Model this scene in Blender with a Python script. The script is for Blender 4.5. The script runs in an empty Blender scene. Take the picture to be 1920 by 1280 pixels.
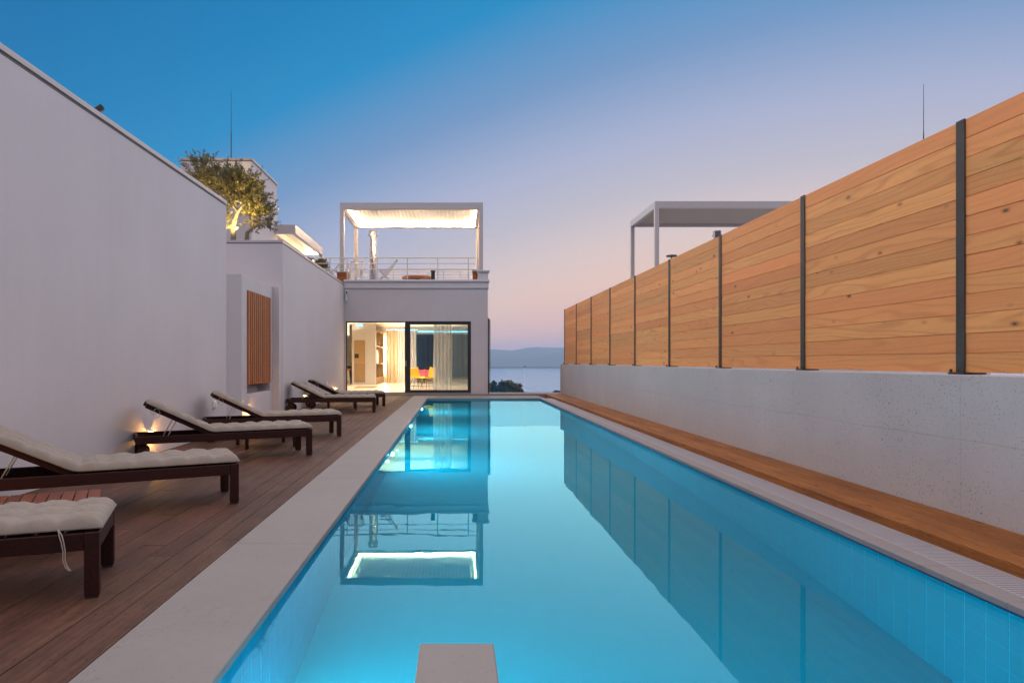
import bpy, math, random
from mathutils import Vector, Matrix
random.seed(11)
R = math.radians
D = bpy.data
SC = bpy.context.scene
COL = SC.collection

# ------------------------------------------------------------------ camera
CAMZ = 1.2
cam = D.cameras.new('camera')
cam.lens = 24.0
cam.sensor_width = 36.0
cam.shift_x = 106 / 1920
cam.shift_y = 37 / 1920
cam.clip_start = 0.05
cam.clip_end = 40000
camo = D.objects.new('camera', cam)
camo.location = (0, 0, CAMZ)
camo.rotation_euler = (R(90), 0, 0)
COL.objects.link(camo)
SC.camera = camo

# ------------------------------------------------------------------ sky
def lin(c):
    return tuple(((v / 255 / 12.92) if v / 255 <= .04045 else ((v / 255 + .055) / 1.055) ** 2.4) for v in c)

w = D.worlds.new('World')
SC.world = w
w.use_nodes = True
nt = w.node_tree
for n in list(nt.nodes):
    nt.nodes.remove(n)
def N(t, **k):
    n = nt.nodes.new(t)
    for a, b in k.items():
        setattr(n, a, b)
    return n
def mth(op, a, b=None):
    n = N('ShaderNodeMath', operation=op)
    for i, v in enumerate((a, b)):
        if v is None:
            continue
        if isinstance(v, (int, float)):
            n.inputs[i].default_value = v
        else:
            nt.links.new(v, n.inputs[i])
    return n.outputs[0]
AZ = 28.0                                   # where the sun went down, degrees right of straight ahead
tc = N('ShaderNodeTexCoord')
sep = N('ShaderNodeSeparateXYZ')
nt.links.new(tc.outputs['Generated'], sep.inputs[0])
hx, hy, hz = sep.outputs
hl = mth('MAXIMUM', mth('SQRT', mth('ADD', mth('MULTIPLY', hx, hx), mth('MULTIPLY', hy, hy))), 1e-4)
dt = mth('DIVIDE', mth('ADD', mth('MULTIPLY', hx, math.sin(R(AZ))), mth('MULTIPLY', hy, math.cos(R(AZ)))), hl)
el = mth('ADD', mth('ABSOLUTE', hz), mth('MULTIPLY', mth('SUBTRACT', 1.0, dt), 0.70))
rm = N('ShaderNodeMapRange')
rm.inputs['From Max'].default_value = 2.0
nt.links.new(el, rm.inputs['Value'])
ramp = N('ShaderNodeValToRGB')
SKY = [(0, (186, 158, 188)), (.04, (236, 180, 188)), (.09, (248, 197, 184)), (.14, (243, 206, 189)), (.19, (225, 204, 200)),
       (.25, (196, 191, 203)), (.32, (172, 180, 209)), (.41, (118, 154, 198)), (.52, (28, 141, 198)), (.62, (10, 128, 187)), (.78, (0, 112, 172)),
       (1.2, (0, 84, 142)), (2.0, (6, 66, 116))]
cr = ramp.color_ramp
while len(cr.elements) > 1:
    cr.elements.remove(cr.elements[-1])
cr.elements[0].position = 0
cr.elements[0].color = (*lin(SKY[0][1]), 1)
for p, c in SKY[1:]:
    e = cr.elements.new(p / 2)
    e.color = (*lin(c), 1)
nt.links.new(rm.outputs[0], ramp.inputs[0])
sky = N('ShaderNodeTexSky')
sky.sky_type = 'NISHITA'
sky.sun_disc = False
sky.sun_elevation = R(-4)
sky.sun_rotation = R(AZ)
bg1 = N('ShaderNodeBackground')
bg1.inputs[1].default_value = 0.02
nt.links.new(sky.outputs[0], bg1.inputs[0])
bg2 = N('ShaderNodeBackground')
bg2.inputs[1].default_value = 1.0
nt.links.new(ramp.outputs[0], bg2.inputs[0])
ad = N('ShaderNodeAddShader')
nt.links.new(bg1.outputs[0], ad.inputs[0])
nt.links.new(bg2.outputs[0], ad.inputs[1])
wo = N('ShaderNodeOutputWorld')
nt.links.new(ad.outputs[0], wo.inputs[0])

# very wide fill sun from overhead, added to the sky to brighten the walls
sl = D.lights.new('dusk_fill', 'SUN')
sl.energy = 4.0
sl.angle = R(170)
sl.color = (1.0, .855, .78)
so = D.objects.new('dusk_fill', sl)
so.rotation_euler = (R(-16), R(-3), 0)
so.location = (0, -5, 20)
COL.objects.link(so)

vs = SC.view_settings
vs.view_transform = 'Standard'
vs.look = 'None'
vs.exposure = 0.0
vs.gamma = 1.0
vs.use_curve_mapping = False
cy = SC.cycles
cy.max_bounces = 10
cy.diffuse_bounces = 4
cy.glossy_bounces = 4
cy.transmission_bounces = 8
cy.transparent_max_bounces = 24
cy.caustics_reflective = False
cy.caustics_refractive = True
cy.blur_glossy = 1.0
cy.sample_clamp_indirect = 60.0
cy.use_denoising = True
cy.volume_bounces = 0

# ------------------------------------------------------------------ materials
class NT:
    """small node helper"""
    def __init__(s, name):
        s.m = D.materials.new(name)
        s.m.use_nodes = True
        s.t = s.m.node_tree
        for n in list(s.t.nodes):
            s.t.nodes.remove(n)
        s.out = s.t.nodes.new('ShaderNodeOutputMaterial')
    def n(s, typ, ins=None, **k):
        n = s.t.nodes.new(typ)
        for a, b in k.items():
            setattr(n, a, b)
        for key, v in (ins or {}).items():
            s.put(n.inputs[key], v)
        return n
    def put(s, sock, v):
        if hasattr(v, 'is_output'):
            s.t.links.new(v, sock)
        else:
            if sock.type == 'RGBA' and len(v) == 3:
                v = (*v, 1)
            sock.default_value = v
    def math(s, op, a, b=None, c=None):
        n = s.t.nodes.new('ShaderNodeMath')
        n.operation = op
        for i, v in enumerate((a, b, c)):
            if v is not None:
                s.put(n.inputs[i], v)
        return n.outputs[0]
    def mix(s, f, a, b, mode='MIX'):
        n = s.t.nodes.new('ShaderNodeMix')
        n.data_type = 'RGBA'
        n.blend_type = mode
        s.put(n.inputs[0], f)
        s.put(n.inputs[6], a)
        s.put(n.inputs[7], b)
        return n.outputs[2]
    def ramp(s, f, stops):
        n = s.t.nodes.new('ShaderNodeValToRGB')
        e = n.color_ramp.elements
        e[0].position, e[0].color = stops[0][0], (*stops[0][1], 1)
        e[1].position, e[1].color = stops[-1][0], (*stops[-1][1], 1)
        for p, c in stops[1:-1]:
            q = e.new(p)
            q.color = (*c, 1)
        s.put(n.inputs[0], f)
        return n.outputs[0]
    def coord(s, scale=(1, 1, 1), rand=True, loc=(0, 0, 0)):
        c = s.n('ShaderNodeTexCoord').outputs['Object']
        if rand:
            r = s.n('ShaderNodeObjectInfo').outputs['Random']
            v = s.n('ShaderNodeVectorMath', operation='SCALE')
            v.inputs[0].default_value = (37.1, 53.7, 71.3)
            s.put(v.inputs['Scale'], r)
            a = s.n('ShaderNodeVectorMath', operation='ADD')
            s.put(a.inputs[0], c)
            s.put(a.inputs[1], v.outputs[0])
            c = a.outputs[0]
        m = s.n('ShaderNodeMapping')
        m.inputs['Scale'].default_value = scale
        m.inputs['Location'].default_value = loc
        s.put(m.inputs[0], c)
        return m.outputs[0]
    def noise(s, v, scale, detail=4, rough=.55, dist=0):
        n = s.n('ShaderNodeTexNoise', {'Scale': scale, 'Detail': detail, 'Roughness': rough, 'Distortion': dist})
        s.put(n.inputs['Vector'], v)
        return n.outputs['Fac']
    def bump(s, h, strength, dist=.01):
        n = s.n('ShaderNodeBump', {'Strength': strength, 'Distance': dist, 'Height': h})
        return n.outputs[0]
    def bsdf(s, **k):
        n = s.n('ShaderNodeBsdfPrincipled')
        for key, v in k.items():
            s.put(n.inputs[key.replace('_', ' ')], v)
        s.t.links.new(n.outputs[0], s.out.inputs[0])
        return n

def plain(name, col, rough=.5, metal=0.0, var=.12, scale=6, bump=0, bscale=60, rand=0, spec=.5):
    m = NT(name)
    v = m.coord()
    f = m.noise(v, scale)
    lo = tuple(c * (1 - var) for c in col)
    hi = tuple(min(1, c * (1 + var)) for c in col)
    c = m.mix(f, lo, hi)
    if rand:
        r = m.n('ShaderNodeObjectInfo').outputs['Random']
        g = m.math('MULTIPLY_ADD', r, 2 * rand, 1 - rand)
        c = m.mix(1.0, c, m.n('ShaderNodeCombineColor', {0: g, 1: g, 2: g}).outputs[0], 'MULTIPLY')
    k = dict(Base_Color=c, Roughness=rough, Metallic=metal, Specular_IOR_Level=spec)
    if bump:
        k['Normal'] = m.bump(m.noise(v, bscale, 3), bump)
    m.bsdf(**k)
    return m.m

def emit(name, col, strength):
    m = NT(name)
    e = m.n('ShaderNodeEmission', {'Color': col, 'Strength': strength})
    m.t.links.new(e.outputs[0], m.out.inputs[0])
    return m.m

def wood(name, c1, c2, dark, sc=(9, .55, 9), rand=.25, rough=.55, knots=.0, hue=None, screws=False, bump=.25, stain=0):
    """grain runs along local Y"""
    m = NT(name)
    v = m.coord(sc)
    warp = m.noise(m.coord((1.2, .35, 1.2)), 1.6, 2)
    rr = m.n('ShaderNodeObjectInfo').outputs['Random']
    # growth rings
    o_ = m.n('ShaderNodeSeparateXYZ', {0: m.coord((1, 1, 1))})
    big = m.noise(m.coord((3.5, .42, 3.5)), 1.0, 2, .5)
    ph_ = m.math('ADD', m.math('MULTIPLY', m.math('ADD', o_.outputs[0], o_.outputs[2]), 38.0), m.math('MULTIPLY', big, 17.0))
    wv = m.math('MULTIPLY_ADD', m.math('SINE', m.math('MULTIPLY', ph_, 3.0)), .5, .5)
    fine = m.noise(m.coord((sc[0] * 6, sc[1] * 1.6, sc[2] * 6)), 3.0, 5, .65)
    f = m.math('ADD', m.math('MULTIPLY', wv, .38), m.math('MULTIPLY', fine, .62))
    c = m.mix(f, c1, c2)
    c = m.mix(m.math('MULTIPLY', m.math('POWER', m.noise(v, 2.2, 3), 2.2), .55), c, dark)
    if knots:
        ring = m.math('POWER', m.math('SUBTRACT', 1.0, wv), 4.0)
        c = m.mix(m.math('MULTIPLY', ring, .5), c, dark)
    if hue:
        c = m.mix(m.math('MULTIPLY', m.math('FRACT', m.math('MULTIPLY', rr, 7.31)), .75), c, hue)
    g = m.math('MULTIPLY_ADD', rr, 2 * rand, 1 - rand)
    c = m.mix(1.0, c, m.n('ShaderNodeCombineColor', {0: g, 1: g, 2: g}).outputs[0], 'MULTIPLY')
    if knots:
        vo = m.n('ShaderNodeTexVoronoi', {'Scale': 1.0, 'Randomness': 1.0, 'Vector': m.coord((5.5, 2.6, 5.5))}, feature='F1')
        d = m.math('ADD', vo.outputs['Distance'], m.math('MULTIPLY', m.math('SUBTRACT', warp, .5), .06))
        k = m.ramp(d, [(.055, (1, 1, 1)), (.085, (.4, .4, .4)), (.15, (0, 0, 0))])
        k = m.math('MULTIPLY', k, m.math('GREATER_THAN', m.n('ShaderNodeSeparateColor', {0: vo.outputs['Color']}).outputs[0], .2))
        c = m.mix(m.math('MULTIPLY', k, knots), c, tuple(x * .25 for x in dark))
    if stain:
        mp = m.n('ShaderNodeMapping', {0: m.n('ShaderNodeNewGeometry').outputs['Position']})
        mp.inputs['Scale'].default_value = (2.2, .7, 1)
        st = m.noise(mp.outputs[0], 1.5, 6, .68)
        c = m.mix(m.math('MULTIPLY', m.ramp(st, [(.42, (0, 0, 0)), (.68, (1, 1, 1))]), stain), c, dark)
        st2 = m.noise(m.coord((26, 9, 26)), 1.3, 4, .7)
        c = m.mix(m.math('MULTIPLY', m.ramp(st2, [(.5, (0, 0, 0)), (.72, (1, 1, 1))]), .5), c, dark)
    if screws:
        o = m.n('ShaderNodeSeparateXYZ', {0: m.n('ShaderNodeTexCoord').outputs['Object']})
        yy = m.math('SUBTRACT', m.math('FRACT', m.math('DIVIDE', o.outputs[1], .5)), .5)
        yy = m.math('MULTIPLY', yy, .5)
        xx = m.math('SUBTRACT', m.math('ABSOLUTE', o.outputs[0]), .042)
        dd = m.math('SQRT', m.math('ADD', m.math('MULTIPLY', xx, xx), m.math('MULTIPLY', yy, yy)))
        s_ = m.math('LESS_THAN', dd, .0055)
        c = m.mix(s_, c, (.012, .01, .01))
    m.bsdf(Base_Color=c, Specular_IOR_Level=.2, Roughness=m.math('MULTIPLY_ADD', fine, .25, rough - .12), Normal=m.bump(f, bump, .004))
    return m.m

def stucco(name, col, b=.35, scale=150, blotch=.06):
    m = NT(name)
    v = m.coord(rand=False)
    n1 = m.noise(v, .7, 4)
    n2 = m.noise(v, scale, 3, .6)
    n3 = m.noise(v, scale * .28, 3, .6)
    f = m.math('ADD', m.math('MULTIPLY', n1, .6), m.math('MULTIPLY', n2, .4))
    c = m.mix(f, tuple(x * (1 - blotch * 2) for x in col), tuple(min(1, x * (1 + blotch)) for x in col))
    # faint dirt runs near the coping
    st = m.noise(m.coord((3.0, 3.0, .25), rand=False), 2.5, 4, .7)
    c = m.mix(m.math('MULTIPLY', m.math('POWER', st, 3), .25), c, tuple(x * .62 for x in col))
    m.bsdf(Base_Color=c, Roughness=.92, Specular_IOR_Level=.2,
           Normal=m.bump(m.math('ADD', n2, m.math('MULTIPLY', n3, .8)), b, .006))
    return m.m

def concrete(name, col):
    m = NT(name)
    v = m.coord(rand=False)
    n1 = m.noise(v, .9, 5, .6)
    n2 = m.noise(v, 40, 4, .6)
    c = m.mix(n1, tuple(x * .8 for x in col), tuple(x * 1.14 for x in col))
    c = m.mix(m.math('MULTIPLY', m.math('POWER', n2, 2), .35), c, tuple(x * .7 for x in col))
    def pits(scale, thr, amt):
        vo = m.n('ShaderNodeTexVoronoi', {'Scale': scale, 'Vector': v}, feature='F1')
        gate = m.math('GREATER_THAN', m.n('ShaderNodeSeparateColor', {0: vo.outputs['Color']}).outputs[0], amt)
        jit = m.math('MULTIPLY', m.n('ShaderNodeSeparateColor', {0: vo.outputs['Color']}).outputs[1], thr)
        return m.math('MULTIPLY', m.math('LESS_THAN', vo.outputs['Distance'], jit), gate)
    clus = m.ramp(m.noise(v, 1.7, 4, .6), [(.33, (.35, .35, .35)), (.6, (1, 1, 1))])
    p = m.math('MAXIMUM', pits(24, .25, .58), m.math('MAXIMUM', pits(9, .12, .74), pits(52, .33, .5)))
    c = m.mix(m.math('MULTIPLY', m.math('MULTIPLY', p, clus), .7), c, tuple(x * .3 for x in col))
    o = m.n('ShaderNodeSeparateXYZ', {0: v})
    wob = m.math('MULTIPLY', m.math('SUBTRACT', m.noise(v, 1.2, 3), .5), .05)
    z1 = m.math('ABSOLUTE', m.math('SUBTRACT', m.math('ADD', o.outputs[2], wob), .62))
    y1 = m.math('ABSOLUTE', m.math('SUBTRACT', m.math('FRACT', m.math('DIVIDE', m.math('ADD', o.outputs[1], .7), 2.5)), .5))
    seam = m.math('MAXIMUM', m.math('LESS_THAN', z1, .004), m.math('LESS_THAN', y1, .0012))
    seam = m.math('MULTIPLY', seam, m.noise(v, 1.1, 2))
    c = m.mix(m.math('MULTIPLY', seam, .5), c, tuple(x * .35 for x in col))
    h = m.math('SUBTRACT', m.math('MULTIPLY', n2, .35), m.math('ADD', p, seam))
    m.bsdf(Base_Color=c, Roughness=.85, Specular_IOR_Level=.25, Normal=m.bump(h, .5, .006))
    return m.m

def stone(name, col, vein=(.4, .33, .3)):
    m = NT(name)
    v = m.coord()
    n1 = m.noise(v, 1.6, 6, .62)
    n2 = m.noise(v, 26, 5, .7)
    c = m.mix(n1, tuple(x * .83 for x in col), tuple(x * 1.13 for x in col))
    c = m.mix(m.math('MULTIPLY', m.math('POWER', n2, 2), .5), c, tuple(x * .72 for x in col))
    ridge = m.math('ABSOLUTE', m.math('SUBTRACT', m.noise(m.coord((1.2, .6, 1)), 2.6, 7, .68, .6), .5))
    line = m.math('LESS_THAN', ridge, .005)
    c = m.mix(m.math('MULTIPLY', m.math('MULTIPLY', line, m.math('GREATER_THAN', m.noise(v, 2.2, 2), .58)), .3), c, tuple(a * b * 1.3 for a, b in zip(col, vein)))
    vo = m.n('ShaderNodeTexVoronoi', {'Scale': 34, 'Vector': v}, feature='F1')
    sc_ = m.n('ShaderNodeSeparateColor', {0: vo.outputs['Color']})
    p = m.math('MULTIPLY', m.math('LESS_THAN', vo.outputs['Distance'], .13), m.math('GREATER_THAN', sc_.outputs[0], .8))
    c = m.mix(m.math('MULTIPLY', p, .5), c, tuple(x * .4 for x in col))
    m.bsdf(Base_Color=c, Roughness=.7, Specular_IOR_Level=.3, Normal=m.bump(m.math('SUBTRACT', n2, p), .25, .004))
    return m.m

def glass(name, tint=(.96, .98, .98), refl=1.0, rough=0.0):
    """thin sheet: transparent with a Fresnel reflection"""
    m = NT(name)
    fr = m.n('ShaderNodeFresnel', {'IOR': 1.5}).outputs[0]
    tr = m.n('ShaderNodeBsdfTransparent', {'Color': tint})
    gl = m.n('ShaderNodeBsdfGlossy', {'Color': (1, 1, 1), 'Roughness': rough})
    mx = m.n('ShaderNodeMixShader', {0: m.math('MULTIPLY', fr, refl), 1: tr.outputs[0], 2: gl.outputs[0]})
    m.t.links.new(mx.outputs[0], m.out.inputs[0])
    return m.m

def water_mat():
    m = NT('pool_water')
    v = m.coord(rand=False)
    h = m.math('ADD', m.noise(v, 1.3, 2, .5), m.math('MULTIPLY', m.noise(v, 5.5, 2, .5), .12))
    bp = m.bump(h, .022, .05)
    fr = m.n('ShaderNodeFresnel', {'IOR': 1.33, 'Normal': bp}).outputs[0]
    rf = m.n('ShaderNodeBsdfRefraction', {'Color': (.40, .97, 1.0), 'IOR': 1.33, 'Roughness': 0.0, 'Normal': bp})
    gl = m.n('ShaderNodeBsdfGlossy', {'Color': (.40, .91, 1.0), 'Roughness': 0.0, 'Normal': bp})
    mx = m.n('ShaderNodeMixShader', {0: fr, 1: rf.outputs[0], 2: gl.outputs[0]})
    m.t.links.new(mx.outputs[0], m.out.inputs[0])
    return m.m

def sea_mat():
    m = NT('sea_water')
    v = m.coord(rand=False)
    c = m.mix(m.noise(m.coord((.0006, .004, 1), rand=False), 3, 4), (.055, .13, .26), (.075, .17, .32))
    m.bsdf(Base_Color=c, Roughness=.28, IOR=1.33, Normal=m.bump(m.noise(v, .08, 4), .35, 4.0))
    return m.m

def fabric(name, col, scale=420):
    m = NT(name)
    v = m.coord()
    n = m.noise(v, 5, 4)
    wv = m.noise(v, scale, 2)
    c = m.mix(n, tuple(x * .86 for x in col), tuple(min(1, x * 1.08) for x in col))
    m.bsdf(Base_Color=c, Roughness=.95, Specular_IOR_Level=.15, Sheen_Weight=.15, Normal=m.bump(m.math('ADD', wv, m.math('MULTIPLY', m.noise(v, 19, 4, .6), 2.6)), .45, .006))
    return m.m

def sheer(name, col, tr=.35):
    m = NT(name)
    d = m.n('ShaderNodeBsdfDiffuse', {'Color': col})
    t = m.n('ShaderNodeBsdfTranslucent', {'Color': col})
    a = m.n('ShaderNodeMixShader', {0: .5, 1: d.outputs[0], 2: t.outputs[0]})
    p = m.n('ShaderNodeBsdfTransparent', {'Color': (1, 1, 1)})
    b = m.n('ShaderNodeMixShader', {0: tr, 1: a.outputs[0], 2: p.outputs[0]})
    m.t.links.new(b.outputs[0], m.out.inputs[0])
    return m.m

def leaf(name, col, rand=.3):
    m = NT(name)
    v = m.coord()
    n = m.noise(v, 2.5, 3)
    f = m.noise(v, 23, 2)
    c = m.mix(m.math('ADD', m.math('MULTIPLY', n, .5), m.math('MULTIPLY', f, .5)), tuple(x * (1 - rand) for x in col), tuple(x * (1 + rand) for x in col))
    d = m.n('ShaderNodeBsdfDiffuse', {'Color': c})
    t = m.n('ShaderNodeBsdfTranslucent', {'Color': c})
    g = m.n('ShaderNodeBsdfGlossy', {'Color': (1, 1, 1), 'Roughness': .5})
    a = m.n('ShaderNodeMixShader', {0: .3, 1: d.outputs[0], 2: t.outputs[0]})
    b = m.n('ShaderNodeMixShader', {0: .05, 1: a.outputs[0], 2: g.outputs[0]})
    m.t.links.new(b.outputs[0], m.out.inputs[0])
    return m.m

M = {}
M['stucco'] = stucco('white_render', (.575, .535, .55), .5, 210, .09)
M['stucco2'] = stucco('white_render_smooth', (.62, .59, .60), .2, 90)
M['cap'] = plain('coping_metal', (.40, .36, .36), .45, 0, .05)
M['drip'] = plain('drip_edge', (.10, .095, .09), .6)
M['concrete'] = concrete('fair_faced_concrete', (.50, .465, .465))
M['coping'] = stone('limestone_coping', (.265, .240, .230))
M['coping2'] = stone('limestone_edge', (.29, .262, .265))
M['fence'] = wood('larch_boards', (.90, .44, .16), (.78, .34, .108), (.44, .15, .045), (11, .5, 11), .13, .6, .95, (.78, .27, .10))
M['deck'] = wood('deck_hardwood', (.150, .074, .044), (.072, .033, .021), (.024, .012, .009), (10, .35, 10), .2, .62, 0, (.115, .046, .034), True, .35, .62)
M['walk'] = wood('larch_walkway', (.44, .175, .042), (.30, .10, .02), (.11, .034, .010), (10, .5, 10), .22, .6, 1.0, None, False, .3, .5)
M['teak'] = wood('dark_teak', (.040, .0105, .007), (.022, .0062, .0045), (.010, .004, .0035), (14, 1.2, 14), .15, .52, 0, None, False, .15)
M['tablewood'] = wood('red_teak', (.20, .062, .034), (.14, .038, .02), (.06, .02, .012), (12, .8, 12), .2, .45)
M['slat'] = wood('cedar_slat', (.46, .19, .085), (.36, .13, .055), (.2, .07, .03), (12, .7, 12), .15, .55)
M['boxwood'] = wood('orange_wood', (.42, .15, .05), (.32, .1, .03), (.2, .06, .02))
M['steel'] = plain('weathered_steel', (.048, .040, .036), .55, .35, .45, 7, .15, 90)
M['alu'] = plain('white_aluminium', (.50, .455, .445), .4, 0, .04)
M['louvre'] = plain('louvre_aluminium', (.56, .53, .49), .4, 0, .04)
M['louvre2'] = plain('shaded_louvre', (.40, .355, .32), .5, 0, .05)  # darker copy of the louvre colour, shade of the unlit underside put in
M['rail'] = plain('stainless_steel', (.62, .56, .48), .3, .7, .08)
M['flue'] = plain('flue_steel', (.38, .36, .36), .25, .9, .15)
M['darkframe'] = plain('anthracite_frame', (.024, .022, .022), .4, 0, .15)
M['black'] = plain('black_metal', (.02, .02, .022), .45)
M['white'] = plain('white_plastic', (.78, .78, .77), .35, 0, .03)
M['grate'] = plain('grating_plastic', (.44, .42, .45), .5, 0, .06)
M['tile'] = plain('pool_tile', (.003, .40, .60), .3, 0, .03, 3, 0, 60, .02, .04)
M['tilemass'] = plain('pool_tile_mass', (.003, .40, .60), .3, 0, .05, 4, 0, 60, 0, .04)
M['grout'] = plain('pool_grout', (.08, .74, .92), .8, 0, .06, 6, 0, 60, 0, .04)
M['navy'] = plain('navy_edge_tile', (.045, .06, .20), .35, 0, .1)
M['water'] = water_mat()
M['sea'] = sea_mat()
M['cushion'] = fabric('cream_canvas', (.30, .252, .21))
M['strap'] = fabric('canvas_strap', (.42, .36, .30))
M['glass'] = glass('window_glass', (.93, .96, .97), 1.6)
M['railglass'] = glass('balustrade_glass', (.84, .91, .96), 1.3)
M['olive'] = leaf('olive_leaf', (.13, .115, .034))
M['bark'] = plain('olive_bark', (.24, .20, .15), .9, 0, .45, 14, .6, 30)
M['pine'] = leaf('pine_needles', (.045, .075, .04), .4)
M['pinebark'] = plain('pine_bark', (.10, .07, .05), .9, 0, .3, 10)
M['soil'] = plain('dry_hillside', (.10, .10, .06), .95, 0, .5, .05)
M['hill'] = plain('far_hillside', (.03, .05, .045), .95, 0, .5, .0012)
M['slab'] = plain('terrace_slab_concrete', (.3, .29, .28), .9)
M['led'] = emit('warm_led', (1, .73, .40), 430)
M['led2'] = emit('warm_led_soft', (1, .74, .42), 60)
M['ledlow'] = emit('warm_lamp', (1, .60, .20), 40)
M['ledcyan'] = emit('cyan_led', (.12, .72, 1), 5)
M['uw'] = emit('underwater_lamp', (.62, .95, 1), 640)
M['roomlamp'] = emit('ceiling_downlight', (1, .80, .52), 8)
M['paint'] = plain('interior_paint', (.72, .66, .58), .8, 0, .03)
M['paintg'] = plain('grey_plaster', (.52, .48, .47), .85, 0, .06)
M['floor'] = plain('pale_floor_tile', (.70, .62, .52), .3, 0, .06, 2)
M['oak'] = wood('oak_veneer', (.40, .26, .14), (.32, .2, .1), (.25, .15, .08))
M['books'] = plain('book_pages', (.75, .72, .68), .8, 0, .1)
M['curtain'] = sheer('linen_curtain', (.66, .55, .42), .0)
M['voile'] = sheer('white_voile', (.86, .84, .88), .2)
M['voile2'] = sheer('sheer_voile', (.84, .84, .82), .30)
M['voile3'] = sheer('thin_voile', (.42, .52, .52), .62)
M['yellow'] = plain('yellow_shell', (.80, .53, .02), .4, 0, .05)
M['pink'] = plain('pink_shell', (.75, .12, .17), .5, 0, .05)
M['canvas'] = sheer('deckchair_mesh', (.62, .58, .52), .72)
M['duskglass'] = plain('dark_window_glass', (.03, .05, .07), .05, 0, .1)

# ------------------------------------------------------------------ mesh helpers
class MB:
    def __init__(s):
        s.v, s.f, s.sm = [], [], []
    def add(s, vs_, fs, smooth=False):
        b = len(s.v)
        s.v += [tuple(p) for p in vs_]
        for f in fs:
            s.f.append([i + b for i in f])
            s.sm.append(smooth)
        return s
    def box(s, x0, x1, y0, y1, z0, z1):
        x0, x1 = sorted((x0, x1)); y0, y1 = sorted((y0, y1)); z0, z1 = sorted((z0, z1))
        return s.add([(x0, y0, z0), (x1, y0, z0), (x1, y1, z0), (x0, y1, z0), (x0, y0, z1), (x1, y0, z1), (x1, y1, z1), (x0, y1, z1)],
                     [(0, 3, 2, 1), (4, 5, 6, 7), (0, 1, 5, 4), (1, 2, 6, 5), (2, 3, 7, 6), (3, 0, 4, 7)])
    def bar(s, p, q, wd, ht, up=(0, 0, 1)):
        p, q = Vector(p), Vector(q)
        d = (q - p).normalized()
        a = d.cross(Vector(up)).normalized()
        u = a.cross(d).normalized()
        a, u = a * wd / 2, u * ht / 2
        return s.add([p - a - u, p + a - u, p + a + u, p - a + u, q - a - u, q + a - u, q + a + u, q - a + u],
                     [(0, 1, 2, 3), (7, 6, 5, 4), (0, 4, 5, 1), (1, 5, 6, 2), (2, 6, 7, 3), (3, 7, 4, 0)])
    def tube(s, pts, rad, n=8, cap=True):
        pts = [Vector(p) for p in pts]
        if not isinstance(rad, (list, tuple)):
            rad = [rad] * len(pts)
        vs_, fs = [], []
        prev = None
        for i, p in enumerate(pts):
            d = (pts[min(i + 1, len(pts) - 1)] - pts[max(i - 1, 0)]).normalized()
            a = prev if prev is not None else (Vector((0, 0, 1)) if abs(d.z) < .9 else Vector((1, 0, 0)))
            a = (a - d * a.dot(d)).normalized()
            prev = a
            b = d.cross(a)
            for k in range(n):
                t = 2 * math.pi * k / n
                vs_.append(p + (a * math.cos(t) + b * math.sin(t)) * rad[i])
        for i in range(len(pts) - 1):
            for k in range(n):
                fs.append((i * n + k, i * n + (k + 1) % n, (i + 1) * n + (k + 1) % n, (i + 1) * n + k))
        s.add(vs_, fs, True)
        if cap:
            b = len(pts) - 1
            s.add(vs_[:n], [tuple(range(n))[::-1]])
            s.add(vs_[b * n:], [tuple(range(n))])
        return s
    def cyl(s, p, q, r, n=16, r2=None):
        return s.tube([p, q], [r, r if r2 is None else r2], n)
    def grid(s, rows, smooth=True, close=False):
        nr, nc = len(rows), len(rows[0])
        vs_ = [p for r in rows for p in r]
        fs = []
        for i in range(nr - 1):
            for j in range(nc - (0 if close else 1)):
                fs.append((i * nc + j, i * nc + (j + 1) % nc, (i + 1) * nc + (j + 1) % nc, (i + 1) * nc + j))
        return s.add(vs_, fs, smooth)
    def mesh(s, name, mat):
        me = D.meshes.new(name)
        me.from_pydata(s.v, [], s.f)
        me.polygons.foreach_set('use_smooth', s.sm)
        me.materials.append(mat)
        me.update()
        return me

def link(name, data, parent=None):
    o = D.objects.new(name, data)
    COL.objects.link(o)
    if parent:
        o.parent = parent
    return o

def build(mb, name, mat, parent=None, bevel=0, origin=None, world=False, seg=1, solid=0):
    """one mesh object; with world=True the shape is in world coordinates even below a moved parent"""
    off = Vector((0, 0, 0))
    if world and parent:
        p = parent
        while p:
            off += p.location
            p = p.parent
    org = Vector(origin) if origin else Vector((0, 0, 0))
    if origin or off.length:
        sh = off if not origin else org
        mb.v = [(a - sh.x, b - sh.y, c - sh.z) for a, b, c in mb.v]
    o = link(name, mb.mesh(name, mat), parent)
    if origin:
        o.location = org - off
    if solid:
        md = o.modifiers.new('solid', 'SOLIDIFY'); md.thickness = solid; md.offset = 0
    if bevel:
        md = o.modifiers.new('edge', 'BEVEL'); md.width = bevel; md.segments = seg; md.limit_method = 'ANGLE'
    return o

def tag(o, label=None, cat=None, group=None, kind=None):
    for k, v in (('label', label), ('category', cat), ('group', group), ('kind', kind)):
        if v:
            o[k] = v
    return o

def empty(name, loc, label, cat, group=None, rz=0):
    o = link(name, None)
    o.location = loc
    o.rotation_euler = (0, 0, rz)
    o.empty_display_size = .2
    return tag(o, label, cat, group)

def B(x0, x1, y0, y1, z0, z1):
    return MB().box(x0, x1, y0, y1, z0, z1)

def copy_tree(o, parent=None):
    c = o.copy()
    COL.objects.link(c)
    c.parent = parent
    for ch in list(o.children):
        copy_tree(ch, c)
    return c

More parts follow.
